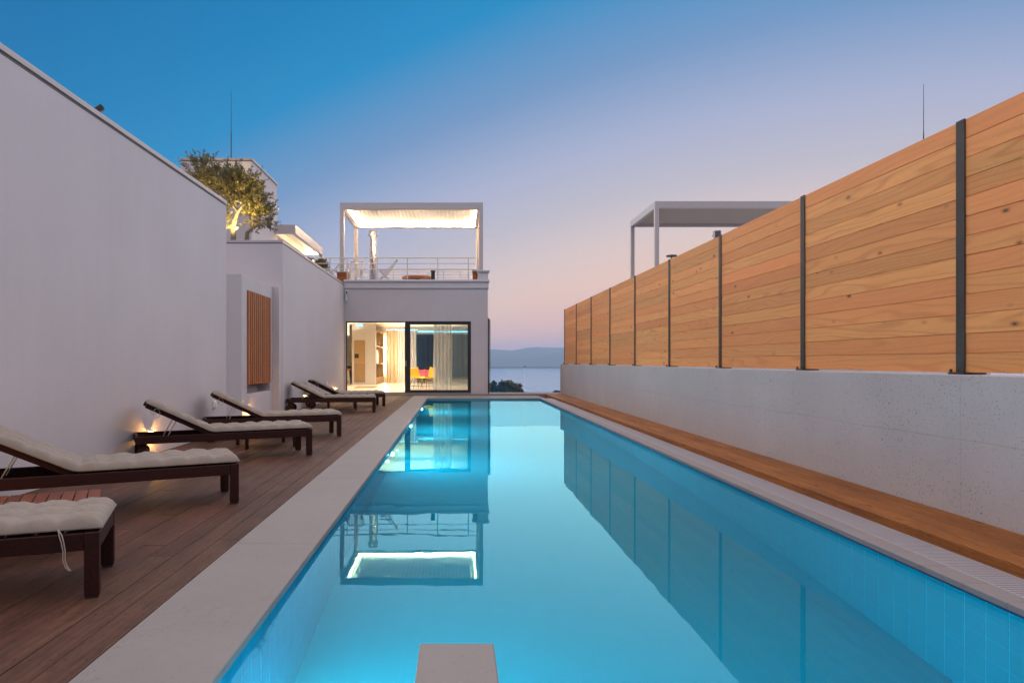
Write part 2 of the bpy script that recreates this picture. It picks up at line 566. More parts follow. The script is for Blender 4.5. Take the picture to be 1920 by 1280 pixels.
def lamp(name, kind, loc, energy, col, parent=None, size=.2, rot=None, blend=.6, spot=R(80), sizey=None):
    l = D.lights.new(name, kind)
    l.energy = energy
    l.color = col
    if kind == 'AREA':
        l.size = size
        if sizey:
            l.shape = 'RECTANGLE'; l.size_y = sizey
    else:
        l.shadow_soft_size = size
    if kind == 'SPOT':
        l.spot_size = spot; l.spot_blend = blend
    o = D.objects.new(name, l)
    COL.objects.link(o)
    if parent:
        o.parent = parent
        off = Vector((0, 0, 0)); p = parent
        while p:
            off += p.location; p = p.parent
        o.location = Vector(loc) - off
    else:
        o.location = loc
    if rot:
        o.rotation_euler = rot
    return o

# key positions (metres; camera over the origin looking along +Y)
LW = -3.93          # left garden wall face
PL, PR = -.925, 2.757   # pool tile faces
CL0, CL1 = -1.455, -.913  # left coping
CR0, CR1 = 2.745, 2.888   # right coping
GR1 = 3.138         # grating outer edge
RW = 3.735          # concrete wall face
PN, PF = 1.9, 22.2  # pool near and far end
ZW = -.05           # water level
PB = -1.45          # pool bottom
FA = 24.05          # villa front

# ================================================================== ground, sea, hills
def hillside():
    mb = MB()
    ys = [25.4, 34, 45, 60, 85, 120, 170, 240, 330, 450, 600, 760]
    zs = [-2.2, -3.2, -5, -7.5, -11, -16, -23, -31, -40, -49, -57, -63]
    rows = []
    for y, z in zip(ys, zs):
        rows.append([(x * (1 + y / 90), y, z + (random.uniform(-.5, .5) * (1 + y / 200) if y > 70 else 0)) for x in range(-60, 61, 6)])
    mb.grid(rows)
    return tag(build(mb, 'hillside', M['soil']), kind='structure')
hillside()
tag(build(MB().add([(-9000, 620, -60), (9000, 620, -60), (9000, 6400, -60), (-9000, 6400, -60)], [(0, 1, 2, 3)]), 'sea', M['sea']), kind='structure')

def ridge(name, y0, y1, hf, seed):
    rnd = random.Random(seed)
    xs = list(range(-6500, 7501, 100))
    rows = []
    for k in range(9):
        t = k / 8
        row = []
        for x in xs:
            h = hf(x)
            s = math.sin(min(1, t * 1.35) * math.pi / 2)
            n = (math.sin(x * .0031 + k * 1.7) + math.sin(x * .0073 + k * 2.9) * .6 + math.sin(x * .0173 - k * 1.1) * .35) * h * .05 * (1 if 0 < t < .7 else .15)
            row.append((x, y0 + (y1 - y0) * t + math.sin(x * .004 + seed) * 90 * (1 - t), -61 + (h + 60) * s + n + rnd.uniform(-1, 1)))
        rows.append(row)
    tag(build(MB().grid(rows), name, M['hill']), kind='structure')
def far_h(x):
    px = 854 + x * 1280 / 7600
    return 1.2 + 7600 / 1280 * (22 + 3.6 * math.sin((px - 985) * .035) + 2.2 * math.sin(px * .013 + 1.9) + 1.2 * math.sin(px * .09))
def near_h(x):
    px = 854 + x * 1280 / 6500
    return 1.2 + 6500 / 1280 * (13 + 3.0 * math.sin((px - 1010) * .03) + 1.8 * math.sin(px * .061))
ridge('far_hills', 6700, 7700, far_h, 3)
ridge('coast_hills', 5900, 6600, near_h, 5)

# base under everything (leaves the pool open)
tag(build(B(-14, PL - .06, -5, 25.3, -3.4, -.16).box(PR + .06, 16, -5, 25.3, -3.4, -.16)
          .box(PL - .06, PR + .06, PF + .06, 25.3, -3.4, -.16).box(PL - .06, PR + .06, -5, PN - .06, -3.4, -.16),
          'terrace_base', M['slab']), kind='structure')

# ================================================================== pool
pool = build(B(PL - .05, PL - .0022, PN - .05, PF + .05, PB - .05, -.045)
             .box(PR + .0022, PR + .05, PN - .05, PF + .05, PB - .05, -.045)
             .box(PL - .0022, PR + .0022, PN - .05, PN - .004, PB - .05, -.045)
             .box(PL - .0022, PR + .0022, PF + .004, PF + .05, PB - .05, -.045)
             .box(PL - .0022, PR + .0022, PN - .004, PF + .004, PB - .05, PB - .0015), 'swimming_pool', M['grout'])
tag(pool, kind='structure')
TW, TH, J = .15, .28, .0035
def tile_box(mb, side, y, z):
    y0, y1, z0, z1 = y + J, y + TW - J, z + J, z + TH - J
    if side < 0:
        a, b = PL - .002, PL
        mb.box(a, b, y0, y1, z0, z1)
    else:
        mb.box(PR, PR + .002, y0, y1, z0, z1)
tmesh = {}
for s in (-1, 1):
    q = MB().box(-.001, .001, -TW / 2 + J, TW / 2 - J, -TH / 2 + J, TH / 2 - J)
    tmesh[s] = q.mesh('pool_tile', M['tile'])
mass = MB()
cnt = {-1: 0, 1: 0}
ny = int((PF - PN) / TW)
for s, lim in ((1, 175), (-1, 120)):
    for i in range(ny):
        y = PN + i * TW
        for k in range(5):
            z = PB + k * TH
            start = 3.1 if s > 0 else 2.35
            if y > start and cnt[s] < lim:
                o = link('pool_tile', tmesh[s], pool)
                o.location = ((PL - .001) if s < 0 else (PR + .001), y + TW / 2, z + TH / 2)
                cnt[s] += 1
            else:
                tile_box(mass, s, y, z)
for i in range(int((PR - PL) / TW) + 1):       # far wall
    for k in range(5):
        x0 = PL + i * TW
        mass.box(x0 + J, min(x0 + TW - J, PR), PF, PF + .003, PB + k * TH + J, PB + k * TH + TH - J)
for i in range(int((PR - PL) / TW) + 1):       # floor
    for k in range(int((PF - PN) / .3)):
        x0 = PL + i * TW
        y0 = PN + k * .3
        z = PB
        mass.add([(x0 + .0004, y0 + .0004, z), (min(x0 + TW - .0004, PR), y0 + .0004, z), (min(x0 + TW - .0004, PR), y0 + .2996, z), (x0 + .0004, y0 + .2996, z)], [(0, 1, 2, 3)])
tag(build(mass, 'tile_field', M['tilemass'], pool), kind='stuff')
build(B(PR - .003, PR + .004, PN, PF, -.048, -.0405), 'edge_trim', M['navy'], pool)
tag(build(MB().add([(PL - .004, PN - .002, ZW), (PR + .004, PN - .002, ZW), (PR + .004, PF + .002, ZW), (PL - .004, PF + .002, ZW)], [(0, 1, 2, 3)]),
          'water', M['water']), kind='structure')

UWN = ['nearest underwater lamp on the left pool wall, glowing at the bottom picture edge',
       'underwater lamp on the left pool wall just before the glass door reflection',
       'white underwater lamp on the left pool wall within the reflection of the glass door',
       'farthest white underwater lamp on the left pool wall, close to the far corner']
for y, lb in zip((2.85, 9.75, 13.7, 18.3), UWN):
    z = -.80 if y < 3 else -.55
    e = empty('underwater_lamp', (PL, y, z), lb, 'pool lamp', 'underwater lamps along the left pool wall')
    build(MB().cyl((0, 0, 0), (.022, 0, 0), .15, 24), 'rim', M['white'], e)
    build(MB().cyl((.0225, 0, 0), (.035, 0, 0), .10, 24), 'lens', M['uw'], e)

wv_ = NT('lit_water')
pv_ = wv_.n('ShaderNodeVolumePrincipled', {'Color': (.05, .86, 1.0), 'Density': .06, 'Anisotropy': .25})
wv_.t.links.new(pv_.outputs[0], wv_.out.inputs['Volume'])
build(B(PL + .001, PR - .001, PN + .001, PF - .001, PB + .001, ZW - .001), 'water_body', wv_.m, D.objects['water'])

# stone diving slab in the foreground
tag(build(B(-.153, .163, 1.0, 2.91, -.055, .0), 'diving_slab', M['coping'], None, .006), 'pale stone slab jutting out over the water at the bottom of the picture', 'diving slab')

# ------------------------------------------------------------------ copings
cop = tag(build(B(CL0 + .003, CL1 - .05, -3, PF, -.16, -.05), 'pool_coping', M['slab']), kind='structure')
y = -3.0
while y < PF - .01:
    L = min(2.5, PF - y)
    build(B(CL0 + .003, CL1, y + .001, y + L - .001, -.042, 0), 'coping_stone', M['coping'], cop, .004, (CL0, y, 0))
    y += L
build(B(PR + .01, CR1 - .001, -3, PF, -.16, -.05), 'coping_bed', M['slab'], cop)
y = 1.0
L = .3
while y < PF - .01:
    LL = min(L, PF - y)
    build(B(CR0, CR1 - .001, y + .001, y + LL - .001, -.036, random.uniform(-.001, .0005)), 'coping_stone', M['coping2'], cop, .003, (CR0, y, 0))
    y += LL
x = CL0 + .003
for k in range(5):                              # far end
    x1 = x + (CR1 - CL0 - .003) / 5
    build(B(x + .001, x1 - .001, PF + .001, 23.895, -.042, 0), 'coping_stone', M['coping'], cop, .004, (x, PF, 0))
    x = x1
build(B(CL0 + .003, CR1, PF + .05, 23.895, -.16, -.043), 'coping_bed', M['slab'], cop)
# near end
build(B(CL1 + .002, CR0 - .002, -3, PN, -.042, -.001), 'coping_stone', M['coping'], cop, .004, (0, PN, 0))

# overflow grating
gr = empty('drain_grating', ((CR1 + GR1) / 2, 12, 0), 'long pale slotted overflow grating between the right pool edge and the timber walkway', 'drain grating')
gm = MB()
y = 1.6
while y < PF:
    gm.box(CR1 + .012, GR1 - .012, y, y + .0155, -.03, -.003)
    y += .031
tag(build(gm, 'grating_bar', M['grate'], gr, 0, None, True), kind='stuff')
build(B(CR1 + .002, CR1 + .011, 1.6, PF, -.03, -.002).box(GR1 - .011, GR1 - .002, 1.6, PF, -.03, -.002), 'frame', M['grate'], gr, 0, None, True)
build(B(CR1 + .002, GR1 - .002, 1.5, PF, -.155, -.13), 'channel', M['drip'], gr, 0, None, True)

# ------------------------------------------------------------------ timber walkway (right)
walk = tag(build(B(GR1 + .02, RW - .01, -3, 23.88, -.155, .03), 'timber_walkway', M['drip']), kind='structure')
bw = (RW - GR1 - .004) / 4
for r in range(4):
    y = -3 + random.uniform(-1.5, 0)
    while y < 23.88:
        L = random.choice((3.4, 4.0, 4.6))
        a, b = max(-3, y), min(23.88, y + L)
        if b - a > .05:
            x0 = GR1 + r * bw
            build(B(x0 + .0028, x0 + bw - .0028, a + .002, b - .002, .034, .062 + random.uniform(-.0015, .0015)), 'board', M['walk'], walk, .003,
                  (x0 + bw / 2, (a + b) / 2, .05))
        y += L
y = -3
while y < 23.88:
    L = min(4.2, 23.88 - y)
    build(B(GR1 + .001, GR1 + .019, y + .001, y + L - .001, -.06, .0335), 'fascia_board', M['walk'], walk, .002, (GR1, y + L / 2, 0))
    y += L

# ------------------------------------------------------------------ pool deck (left)
deck = tag(build(B(LW - .4, CL0, -3, 23.88, -.155, -.03), 'pool_deck', M['drip']), kind='structure')
nb = 17
bw = (CL0 - LW) / nb
for r in range(nb):
    y = -3 - random.uniform(0, 3.4)
    while y < 23.88:
        L = random.choice((3.0, 3.6, 4.2))
        a, b = max(-3, y), min(23.88, y + L)
        if b - a > .05:
            x0 = LW + r * bw
            dz = random.uniform(-.0012, .0012)
            build(B(x0 + .0028, x0 + bw - .0028, a + .0015, b - .0015, -.028, -.001 + dz), 'board', M['deck'], deck, .0035,
                  (x0 + bw / 2, round((a + b)) / 2, -.01))
        y += L

# threshold step and the dark boards beyond the pool
tag(build(B(LW + .01, CR1 + .85, 23.9, 23.99, -.15, .052), 'threshold_step', M['coping'], None, .004), kind='structure')
eb = tag(build(B(1.16, RW + .3, 24.0, 25.25, -.155, .03), 'end_deck', M['drip']), kind='structure')
for k in range(8):
    build(B(1.17, RW + .3, 24.0 + k * .155 + .003, 24.0 + k * .155 + .151, .03, .056), 'board', M['boxwood'] if k % 3 == 9 else M['tablewood'], eb, .002)

# ================================================================== concrete wall and larch fence
cw = empty('concrete_wall', (RW + .12, 12, 0), 'low fair-faced concrete wall with small air holes under the timber fence', 'concrete wall')
build(B(RW, RW + .26, -3, 24.35, -.155, 1.10), 'wall_body', M['concrete'], cw, .006, None, True)
FX = 3.85
fence = empty('timber_fence', (FX, 12, 1.1), 'tall fence of horizontal larch boards between dark steel posts on the concrete wall', 'fence')
SP = 2.344
post_ys = [5.155 + SP * k for k in range(-2, 9)]
FB, FT = 1.115, 3.012
nbd = 13
bh = (FT - FB) / nbd
for k, py in enumerate(post_ys):
    p = build(B(FX - .040, FX - .031, py - .045, py + .045, 1.118, FT + .005).box(FX - .0305, FX + .06, py - .0045, py + .0045, 1.118, FT + .008)
              .box(FX + .0605, FX + .068, py - .045, py + .045, 1.118, FT + .01), 'post', M['steel'], fence, .002, None, True)
    bp = build(B(FX - .075, FX + .1, py - .08, py + .08, 1.1015, 1.1165), 'base_plate', M['steel'], p, .002)
    bp.data.transform(Matrix.Translation(-Vector((FX, 12, 1.1))))
    for sx in (-.062, ):
        for sy in (-.065, .065):
            b_ = build(MB().cyl((FX + sx, py + sy, 1.117), (FX + sx, py + sy, 1.14), .011, 6), 'bolt', M['steel'], p)
            b_.data.transform(Matrix.Translation(-Vector((FX, 12, 1.1))))
for k in range(len(post_ys) - 1):
    y0, y1 = post_ys[k] + .006, post_ys[k + 1] - .006
    for r in range(nbd):
        z0 = FB + r * bh
        jx = random.uniform(-.0015, .0015)
        build(B(FX - .028 + jx, FX - .004 + jx, y0, y1, z0 + .0016, z0 + bh - .0016).box(FX - .018, FX - .010, y0 + .002, y1 - .002, z0 + bh - .0015, z0 + bh + .0014),
              'board', M['fence'], fence, .0018, (FX, (y0 + y1) / 2, z0 + bh / 2), True)

# ================================================================== left garden wall
gw = empty('garden_wall', (LW - .15, 4, 0), 'tall white rendered garden wall along the left side of the deck', 'garden wall')
build(B(LW - .3, LW, -6, 11.72, -.15, 3.86), 'wall_body', M['stucco'], gw, .008, None, True)
build(B(LW - .315, LW + .012, -6, 11.735, 3.885, 3.945), 'coping', M['cap'], gw, .004, None, True)
build(B(LW - .3, LW - .004, -6, 11.71, 3.861, 3.884), 'drip_edge', M['drip'], gw, 0, None, True)

# ================================================================== villa
villa = empty('villa', (-1.4, FA, 0), 'white flat-roofed villa with a roof terrace and lit glass door beyond the pool', 'villa')
def V(mb, name, mat, bevel=.006, parent=None):
    return build(mb, name, mat, parent or villa, bevel, None, True)
WX = LW
V(B(-9.5, WX, 15.5, FA + .3, -.15, 3.87).box(WX - .30, WX - .012, 15.27, 15.4995, -.15, 2.883), 'side_wall', M['stucco'])
V(B(-9.5, WX + .012, 15.485, FA + .05, 3.885, 3.945), 'roof_coping', M['cap'])
V(B(-9.5, WX - .004, 15.505, FA, 3.8705, 3.884), 'drip_edge', M['drip'], 0)
# recess block with the niche
BX = -4.10
NY0, NY1, NZ0, NZ1 = 13.42, 15.12, .55, 2.60
V(B(-7, BX - .28, 13.1, 15.499, -.15, 2.88).box(BX - .2795, BX, 13.1, NY0, -.15, 2.88).box(BX - .2795, BX, NY1, 15.499, -.15, 2.88)
  .box(BX - .2795, BX, NY0, NY1, -.15, NZ0).box(BX - .2795, BX, NY0, NY1, NZ1, 2.88), 'recess_block', M['stucco'], .004)
sh = V(B(BX - .20, BX - .10, NY0 + .005, NY1 - .005, .72, NZ1 - .005), 'shutter', M['darkframe'], 0)
ns = 12
for k in range(ns):
    y0 = NY0 + .015 + k * (NY1 - NY0 - .03) / ns
    s_ = build(B(BX - .095, BX + .035, y0, y0 + .078, .735, NZ1 - .012), 'slat', M['slat'], sh, .003)
    s_.data.transform(Matrix.Translation(-villa.location))
    s_.location = (0, 0, 0)
V(B(-12, -7.001, 11.8, 15.49, -.15, 3.6), 'court_wall', M['stucco'], 0)

# main front
DX0, DX1, DZ0, DZ1 = -3.865, .548, .10, 2.606
V(B(WX + .001, 1.14, FA, FA + .3, DZ1, 3.76).box(DX1, 1.14, FA, FA + .3, -.15, DZ1 - .0005).box(WX + .001, DX0, FA, FA + .3, -.15, DZ1 - .0005), 'front_wall', M['stucco'], 0)
V(B(.84, 1.14, FA + .301, 40, -.15, 3.76), 'right_wall', M['stucco'], 0)
V(B(WX + .001, 1.17, FA - .04, FA + .28, 3.761, 3.98), 'cornice', M['stucco2'], .012)
V(B(WX + .001, 1.20, FA - .085, FA + .28, 3.9805, 4.068), 'cornice', M['stucco2'], .012)
V(B(-3.9, 1.17, FA + .281, 40.2, 3.76, 4.0), 'roof_slab', M['cap'], 0)
# terrace corner pedestal with flared cap
V(B(.80, 1.15, FA - .03, FA + .3, 4.069, 4.30).box(.78, 1.18, FA - .055, FA + .32, 4.3005, 4.345).box(.76, 1.205, FA - .08, FA + .34, 4.3455, 4.40), 'pedestal', M['stucco2'], .01)
# room shell
V(B(-9.4, .839, FA + .31, 38, -.15, .082), 'room_floor', M['floor'], 0)
V(B(-9.4, .839, FA + .301, 38, 2.98, 3.3), 'room_ceiling', M['paint'], 0)
V(B(-9.4, .839, 36.2, 36.5, .083, 2.979), 'back_wall', M['paint'], 0)
V(B(-9.4, -9.2, FA + .301, 36.19, .083, 2.979), 'room_side_wall', M['paint'], 0)
V(B(-9.19, WX - .01, FA + .3005, FA + .42, .083, 2.979), 'room_side_wall', M['paint'], 0)
# grey fireplace partition with the tall oak cabinet
PTX0, PTX1, PTY = -4.93, -3.80, 32.5
part = V(B(PTX0, PTX1 - .42, PTY, 36.19, .084, 2.978).box(PTX1 - .4195, PTX1, PTY, PTY + .2, .084, 2.978), 'partition', M['paintg'], 0)
def sub(mb, name, mat, parent, bevel=0):
    o = build(mb, name, mat, parent, bevel)
    o.data.transform(Matrix.Translation(-villa.location))
    return o
sub(B(-4.82, -4.30, PTY - .03, PTY - .001, .20, 1.10), 'cabinet_door', M['oak'], part, .004)
sub(B(-4.82, -4.30, PTY - .03, PTY - .001, 1.112, 2.20), 'cabinet_door', M['oak'], part, .004)
sub(B(-4.80, -4.60, PTY - .04, PTY - .0301, 1.35, 1.55), 'handle_recess', M['black'], part)
sub(B(-4.72, -4.42, PTY - .06, PTY - .0005, 2.90, 2.94), 'uplight', M['ledcyan'], part)
# shelf niche in the side of the partition
shf = V(B(PTX1 - .4, PTX1 + .02, PTY + .201, 36.1, 2.62, 2.7).box(PTX1 - .4, PTX1 + .02, PTY + .201, 36.1, .09, .4), 'bookshelf', M['oak'], 0)
for z in (1.05, 1.9):
    sub(B(PTX1 - .4, PTX1 + .02, PTY + .21, 36.1, z, z + .05), 'shelf', M['oak'], shf)
for y in (PTY + .21, PTY + 1.6, 35.9):
    sub(B(PTX1 - .39, PTX1 + .01, y, y + .05, .4, 2.62), 'upright', M['oak'], shf)
for k in range(9):
    y = PTY + .3 + k * .13
    sub(B(PTX1 - .25, PTX1 - .02, y, y + .1, 1.101, 1.75 - .1 * (k % 3)), 'book', M['books'], shf)
V(B(-3.72, -3.66, 35.9, 36.0, .6, 2.4), 'wall_light_strip', M['led2'], 0)
# cove strips over the curtains
V(B(-3.55, -1.95, 35.2, 35.24, 2.80, 2.83), 'cove_light', M['ledcyan'], 0)
V(B(-1.95, .8, 35.6, 35.66, 2.72, 2.76), 'cove_light', M['ledcyan'], 0)
# back window of the room
bwn = V(B(-2.6, .7, 36.15, 36.185, .3, 2.55), 'back_window', M['duskglass'], 0)
for x in (-2.6, -1.62, -1.38, -.3, .62):
    sub(B(x, x + .09, 36.10, 36.149, .3, 2.55), 'mullion', M['darkframe'], bwn)
sub(B(-2.6, .7, 36.09, 36.099, 2.46, 2.62), 'head_frame', M['darkframe'], bwn)
sub(B(-2.6, .7, 36.09, 36.099, .25, .34), 'sill', M['darkframe'], bwn)
for (x, y) in ((-2.9, 26.2), (-1.6, 26.2), (-.3, 26.2), (-2.9, 29), (-1.2, 29.2), (-5.6, 29.5), (-5.8, 33), (-2.8, 33), (-.6, 33), (-2.2, 31)):
    V(MB().cyl((x, y, 2.955), (x, y, 2.979), .09, 16), 'downlight', M['roomlamp'], 0)
    if (x, y) in ((-2.9, 26.2), (-1.2, 29.2), (-5.6, 29.5), (-2.8, 33)):
        lamp('room_light', 'SPOT', (x, y, 2.94), 430, (1, .85, .63), villa, .05, None, .7, R(150))
for (x, y, sx, sy, e_) in ((-1.6, 27.5, 3.6, 3.6, 150), (-1.5, 32.6, 3.6, 4.2, 120), (-6.2, 30, 3.4, 6, 110)):
    lamp('ceiling_fill', 'AREA', (x, y, 2.70), e_, (1, .80, .50), villa, sx, (R(180), 0, 0), sizey=sy)  # unseen upward area lamps, added to brighten the room ceiling
# sliding door
door = V(B(DX0, DX0 + .035, FA + .05, FA + .15, DZ0, DZ1 - .001).box(DX0 + .0355, -1.80, FA + .05, FA + .15, DZ1 - .04, DZ1 - .001), 'door_frame', M['darkframe'], 0)
GX0, GX1 = -1.785, .547
sd = V(B(GX0, GX0 + .19, FA + .02, FA + .11, DZ0, DZ1 - .002).box(GX1 - .115, GX1, FA + .02, FA + .11, DZ0, DZ1 - .002)
       .box(GX0 + .1905, GX1 - .1155, FA + .022, FA + .11, DZ1 - .115, DZ1 - .003).box(GX0 + .1905, GX1 - .1155, FA + .022, FA + .11, DZ0, DZ0 + .085), 'sliding_door', M['darkframe'], 0)
sub(B(GX0 + .18, GX1 - .11, FA + .06, FA + .07, DZ0 + .08, DZ1 - .11), 'pane', M['glass'], sd)
sub(B(GX0 + .03, GX0 + .055, FA - .01, FA + .0195, 1.02, 1.22), 'handle', M['rail'], sd)
V(B(DX0, DX1, FA + .0005, FA + .3, .053, .099), 'door_sill', M['coping'], 0)

# ------------------------------------------------------------------ room contents
def curtain(name, x0, x1, y, z0, z1, mat, label, amp=.05, pitch=.16, lean=0):
    mb = MB()
    n = max(24, int((x1 - x0) / pitch * 10))
    rows = []
    for i in range(7):
        t = i / 6
        z = z1 + (z0 - z1) * t
        row = []
        for k in range(n + 1):
            u = k / n
            x = x0 + (x1 - x0) * u
            a = amp * (.55 + .45 * t)
            row.append((x + lean * t * (u - .5) + .012 * math.sin(k * .7 + i), y + a * math.sin(x / pitch * 2 * math.pi + .6 * math.sin(x * 9)) , z))
        rows.append(row)
    mb.grid(rows)
    o = build(mb, name, mat, None, 0, (x0, y, z0))
    return tag(o, label, 'curtain', 'curtains inside the villa')
curtain('curtain', -3.52, -2.95, 34.9, .09, 2.80, M['curtain'], 'beige linen curtain hanging beside the bookshelf seen through the open door', .07, .17)
curtain('curtain', -2.95, -2.0, 35.0, .09, 2.80, M['voile'], 'white lilac-tinted voile curtain under the cyan light at the back of the room', .05, .14)
curtain('curtain', -.80, -.12, FA + .62, .09, 2.93, M['voile2'], 'sheer pale curtain bunched just behind the sliding glass door', .06, .13)
curtain('curtain', -.12, .46, FA + .66, .09, 2.93, M['voile3'], 'nearly transparent voile before the dark right part of the glass door', .05, .17)

def wire_chair(loc, rz, mat, label, s=1.0):
    e = empty('wire_chair', loc, label, 'chair', 'wire-legged shell chairs in the villa', rz)
    e.scale = (s, s, s)
    rows = []
    prof = [(.30, .42), (.24, .45), (.1, .43), (-.08, .41), (-.2, .43), (-.26, .52), (-.29, .66), (-.31, .80), (-.32, .84)]
    for i, (px, pz) in enumerate(prof):
        row = []
        for k in range(9):
            u = k / 8 * 2 - 1
            wd = .27 if i < 5 else .27 - .02 * (i - 5)
            row.append((px + (.06 * u * u if i > 4 else 0), u * wd, pz + .05 * u * u))
        rows.append(row)
    build(MB().grid(rows), 'shell', mat, e, 0, None, False, 1, .03)
    lg = []
    for sx in (-1, 1):
        for sy in (-1, 1):
            build(MB().tube([(sx * .1, sy * .1, .42), (sx * .21, sy * .22, .01)], .009, 6), 'leg', M['black'], e)
    build(MB().tube([(.18, -.19, .1), (-.18, -.19, .1)], .006, 6).tube([(.18, .19, .1), (-.18, .19, .1)], .006, 6)
          .tube([(.18, -.19, .1), (.18, .19, .1)], .006, 6).tube([(-.18, -.19, .1), (-.18, .19, .1)], .006, 6), 'stretcher', M['black'], e)
    return e
wire_chair((-1.62, 28.0, .083), R(-60), M['yellow'], 'yellow shell chair with wire legs facing the pool behind the glass door')
wire_chair((-1.12, 27.6, .083), R(215), M['yellow'], 'second yellow shell chair turned sideways beside the sheer curtain')
wire_chair((-1.72, 34.5, .083), R(-90), M['pink'], 'left one of two pink shell chairs behind the yellow chairs', .8)
wire_chair((-1.44, 34.9, .083), R(-90), M['pink'], 'right one of two pink shell chairs behind the yellow chairs', .8)

def stool(loc, label):
    e = empty('bar_stool', loc, label, 'bar stool', 'bar stools at the kitchen side')
    build(MB().cyl((0, 0, .70), (0, 0, .76), .19, 20), 'seat', M['boxwood'], e)
    for k in range(4):
        a = math.pi / 4 + k * math.pi / 2
        build(MB().tube([(.12 * math.cos(a), .12 * math.sin(a), .70), (.21 * math.cos(a), .21 * math.sin(a), 0)], .012, 6), 'leg', M['rail'], e)
    pts = [(.17 * math.cos(t * math.pi / 8), .17 * math.sin(t * math.pi / 8), .3) for t in range(17)]
    build(MB().tube(pts, .008, 6), 'footrest', M['rail'], e)
    return e
stool((-4.92, 30.6, .083), 'nearer bar stool at the left edge of the lit doorway')
stool((-5.15, 32.3, .083), 'farther bar stool partly behind the nearer one in the lit doorway')
kt = empty('kitchen_counter', (-5.8, 34.2, .083), 'dark kitchen counter behind the bar stools at the left of the doorway', 'counter')
build(B(-.6, .62, -.5, .5, 0, .9), 'body', M['darkframe'], kt, .01)
build(B(-.64, .66, -.54, .54, .901, .94), 'worktop', M['paintg'], kt, .006)
pl_ = empty('pendant_lamp', (-4.9, 30.5, 2.35), 'cream box pendant lamp hanging in the upper left of the doorway', 'pendant lamp')
build(B(-.12, .14, -.12, .12, 0, .55), 'shade', M['roomlamp'] if False else emit('lamp_shade', (1, .83, .55), 1.6), pl_, .01)
build(MB().cyl((0, 0, .551), (0, 0, .628), .01, 8), 'cord', M['black'], pl_)
tag(build(B(-4.25, -3.42, 28.6, 30.0, .084, .11), 'doormat', M['oak'], None, .006), 'small brown mat on the bright floor in front of the grey partition', 'mat')

# ------------------------------------------------------------------ shutter stack on the right corner of the villa
fs = empty('folding_shutter', (1.2, FA + .1, 0), 'dark folded louvre shutter edge against the right corner of the villa', 'shutter')
build(B(1.142, 1.185, FA + .02, FA + .26, .06, 2.72), 'frame', M['darkframe'], fs, 0, None, True)
for k in range(44):
    z = .12 + k * .0585
    build(B(1.186, 1.235, FA + .03, FA + .24, z, z + .034), 'slat', M['black'], fs, 0, None, True)

# ================================================================== roof terrace
def pergola(x0, x1, y0, y1, zf, zt, label, lit, nl=34, lm='louvre'):
    e = empty('pergola', ((x0 + x1) / 2, (y0 + y1) / 2, zf), label, 'pergola', 'white louvred roof-terrace pergolas')
    P = .16
    bz0 = zt - .27
    for (a, b) in ((x0, y0), (x1 - P, y0), (x0, y1 - P), (x1 - P, y1 - P)):
        build(B(a, a + P, b, b + P, zf, bz0 - .001), 'post', M['alu'], e, .006, None, True)
    build(B(x0, x1, y0, y0 + P, bz0, zt), 'beam', M['alu'], e, .006, None, True)
    build(B(x0, x1, y1 - P, y1, bz0, zt), 'beam', M['alu'], e, .006, None, True)
    build(B(x0, x0 + P, y0 + P + .001, y1 - P - .001, bz0, zt), 'beam', M['alu'], e, .006, None, True)
    build(B(x1 - P, x1, y0 + P + .001, y1 - P - .001, bz0, zt), 'beam', M['alu'], e, .006, None, True)
    pw = (x1 - x0 - 2 * P) / nl
    q = MB().bar((0, y0 + P + .01, 0), (0, y1 - P - .01, 0), pw * .91, .022, (.16, 0, 1)).mesh('louvre', M[lm])
    for k in range(nl):
        o = link('louvre', q, e)
        o.location = Vector((x0 + P + (k + .5) * pw, 0, zt - .12)) - e.location
    if lit:
        for (a, b, c, d) in ((x0 + P + .01, x0 + P + .035, y0 + P + .05, y1 - P - .05), (x1 - P - .035, x1 - P - .01, y0 + P + .05, y1 - P - .05),
                             (x0 + P + .05, x1 - P - .05, y0 + P + .01, y0 + P + .035), (x0 + P + .05, x1 - P - .05, y1 - P - .035, y1 - P - .01)):
            build(B(a, b, c, d, bz0 + .062, bz0 + .075), 'light_strip', M['led'], e, 0, None, True)
        g = P + .0005
        build(B(x0 + g, x0 + P + .07, y0 + P + .0711, y1 - P - .0711, bz0 + .035, bz0 + .05).box(x1 - P - .07, x1 - g, y0 + P + .0711, y1 - P - .0711, bz0 + .035, bz0 + .05)
              .box(x0 + g, x1 - g, y0 + g, y0 + P + .07, bz0 + .035, bz0 + .05).box(x0 + g, x1 - g, y1 - P - .07, y1 - g, bz0 + .035, bz0 + .05), 'light_ledge', M['alu'], e, 0, None, True)  # ledge added below the strips to block their downward light
    return e
pergola(-4.44, 1.06, 26.2, 30.0, 4.002, 7.29, 'white aluminium pergola with warm lit louvred roof on the villa terrace', True)

def flue(x, y, zb, zt, r, label):
    e = empty('chimney_flue', (x, y, zb), label, 'chimney', 'round steel chimney flues')
    build(MB().cyl((0, 0, 0), (0, 0, zt - zb - .22), r, 24), 'pipe', M['flue'], e)
    build(MB().cyl((0, 0, zt - zb - .219), (0, 0, zt - zb - .17), r * 1.3, 24), 'collar', M['flue'], e)
    build(MB().cyl((0, 0, zt - zb - .169), (0, 0, zt - zb), r * 1.18, 24), 'cowl', M['flue'], e)
    for z in (.35, 1.3):
        build(MB().cyl((0, 0, z), (0, 0, z + .04), r * 1.06, 24), 'band', M['flue'], e)
flue(-3.70, 30.6, 4.0, 7.02, .18, 'steel flue pipe rising behind the lit pergola')

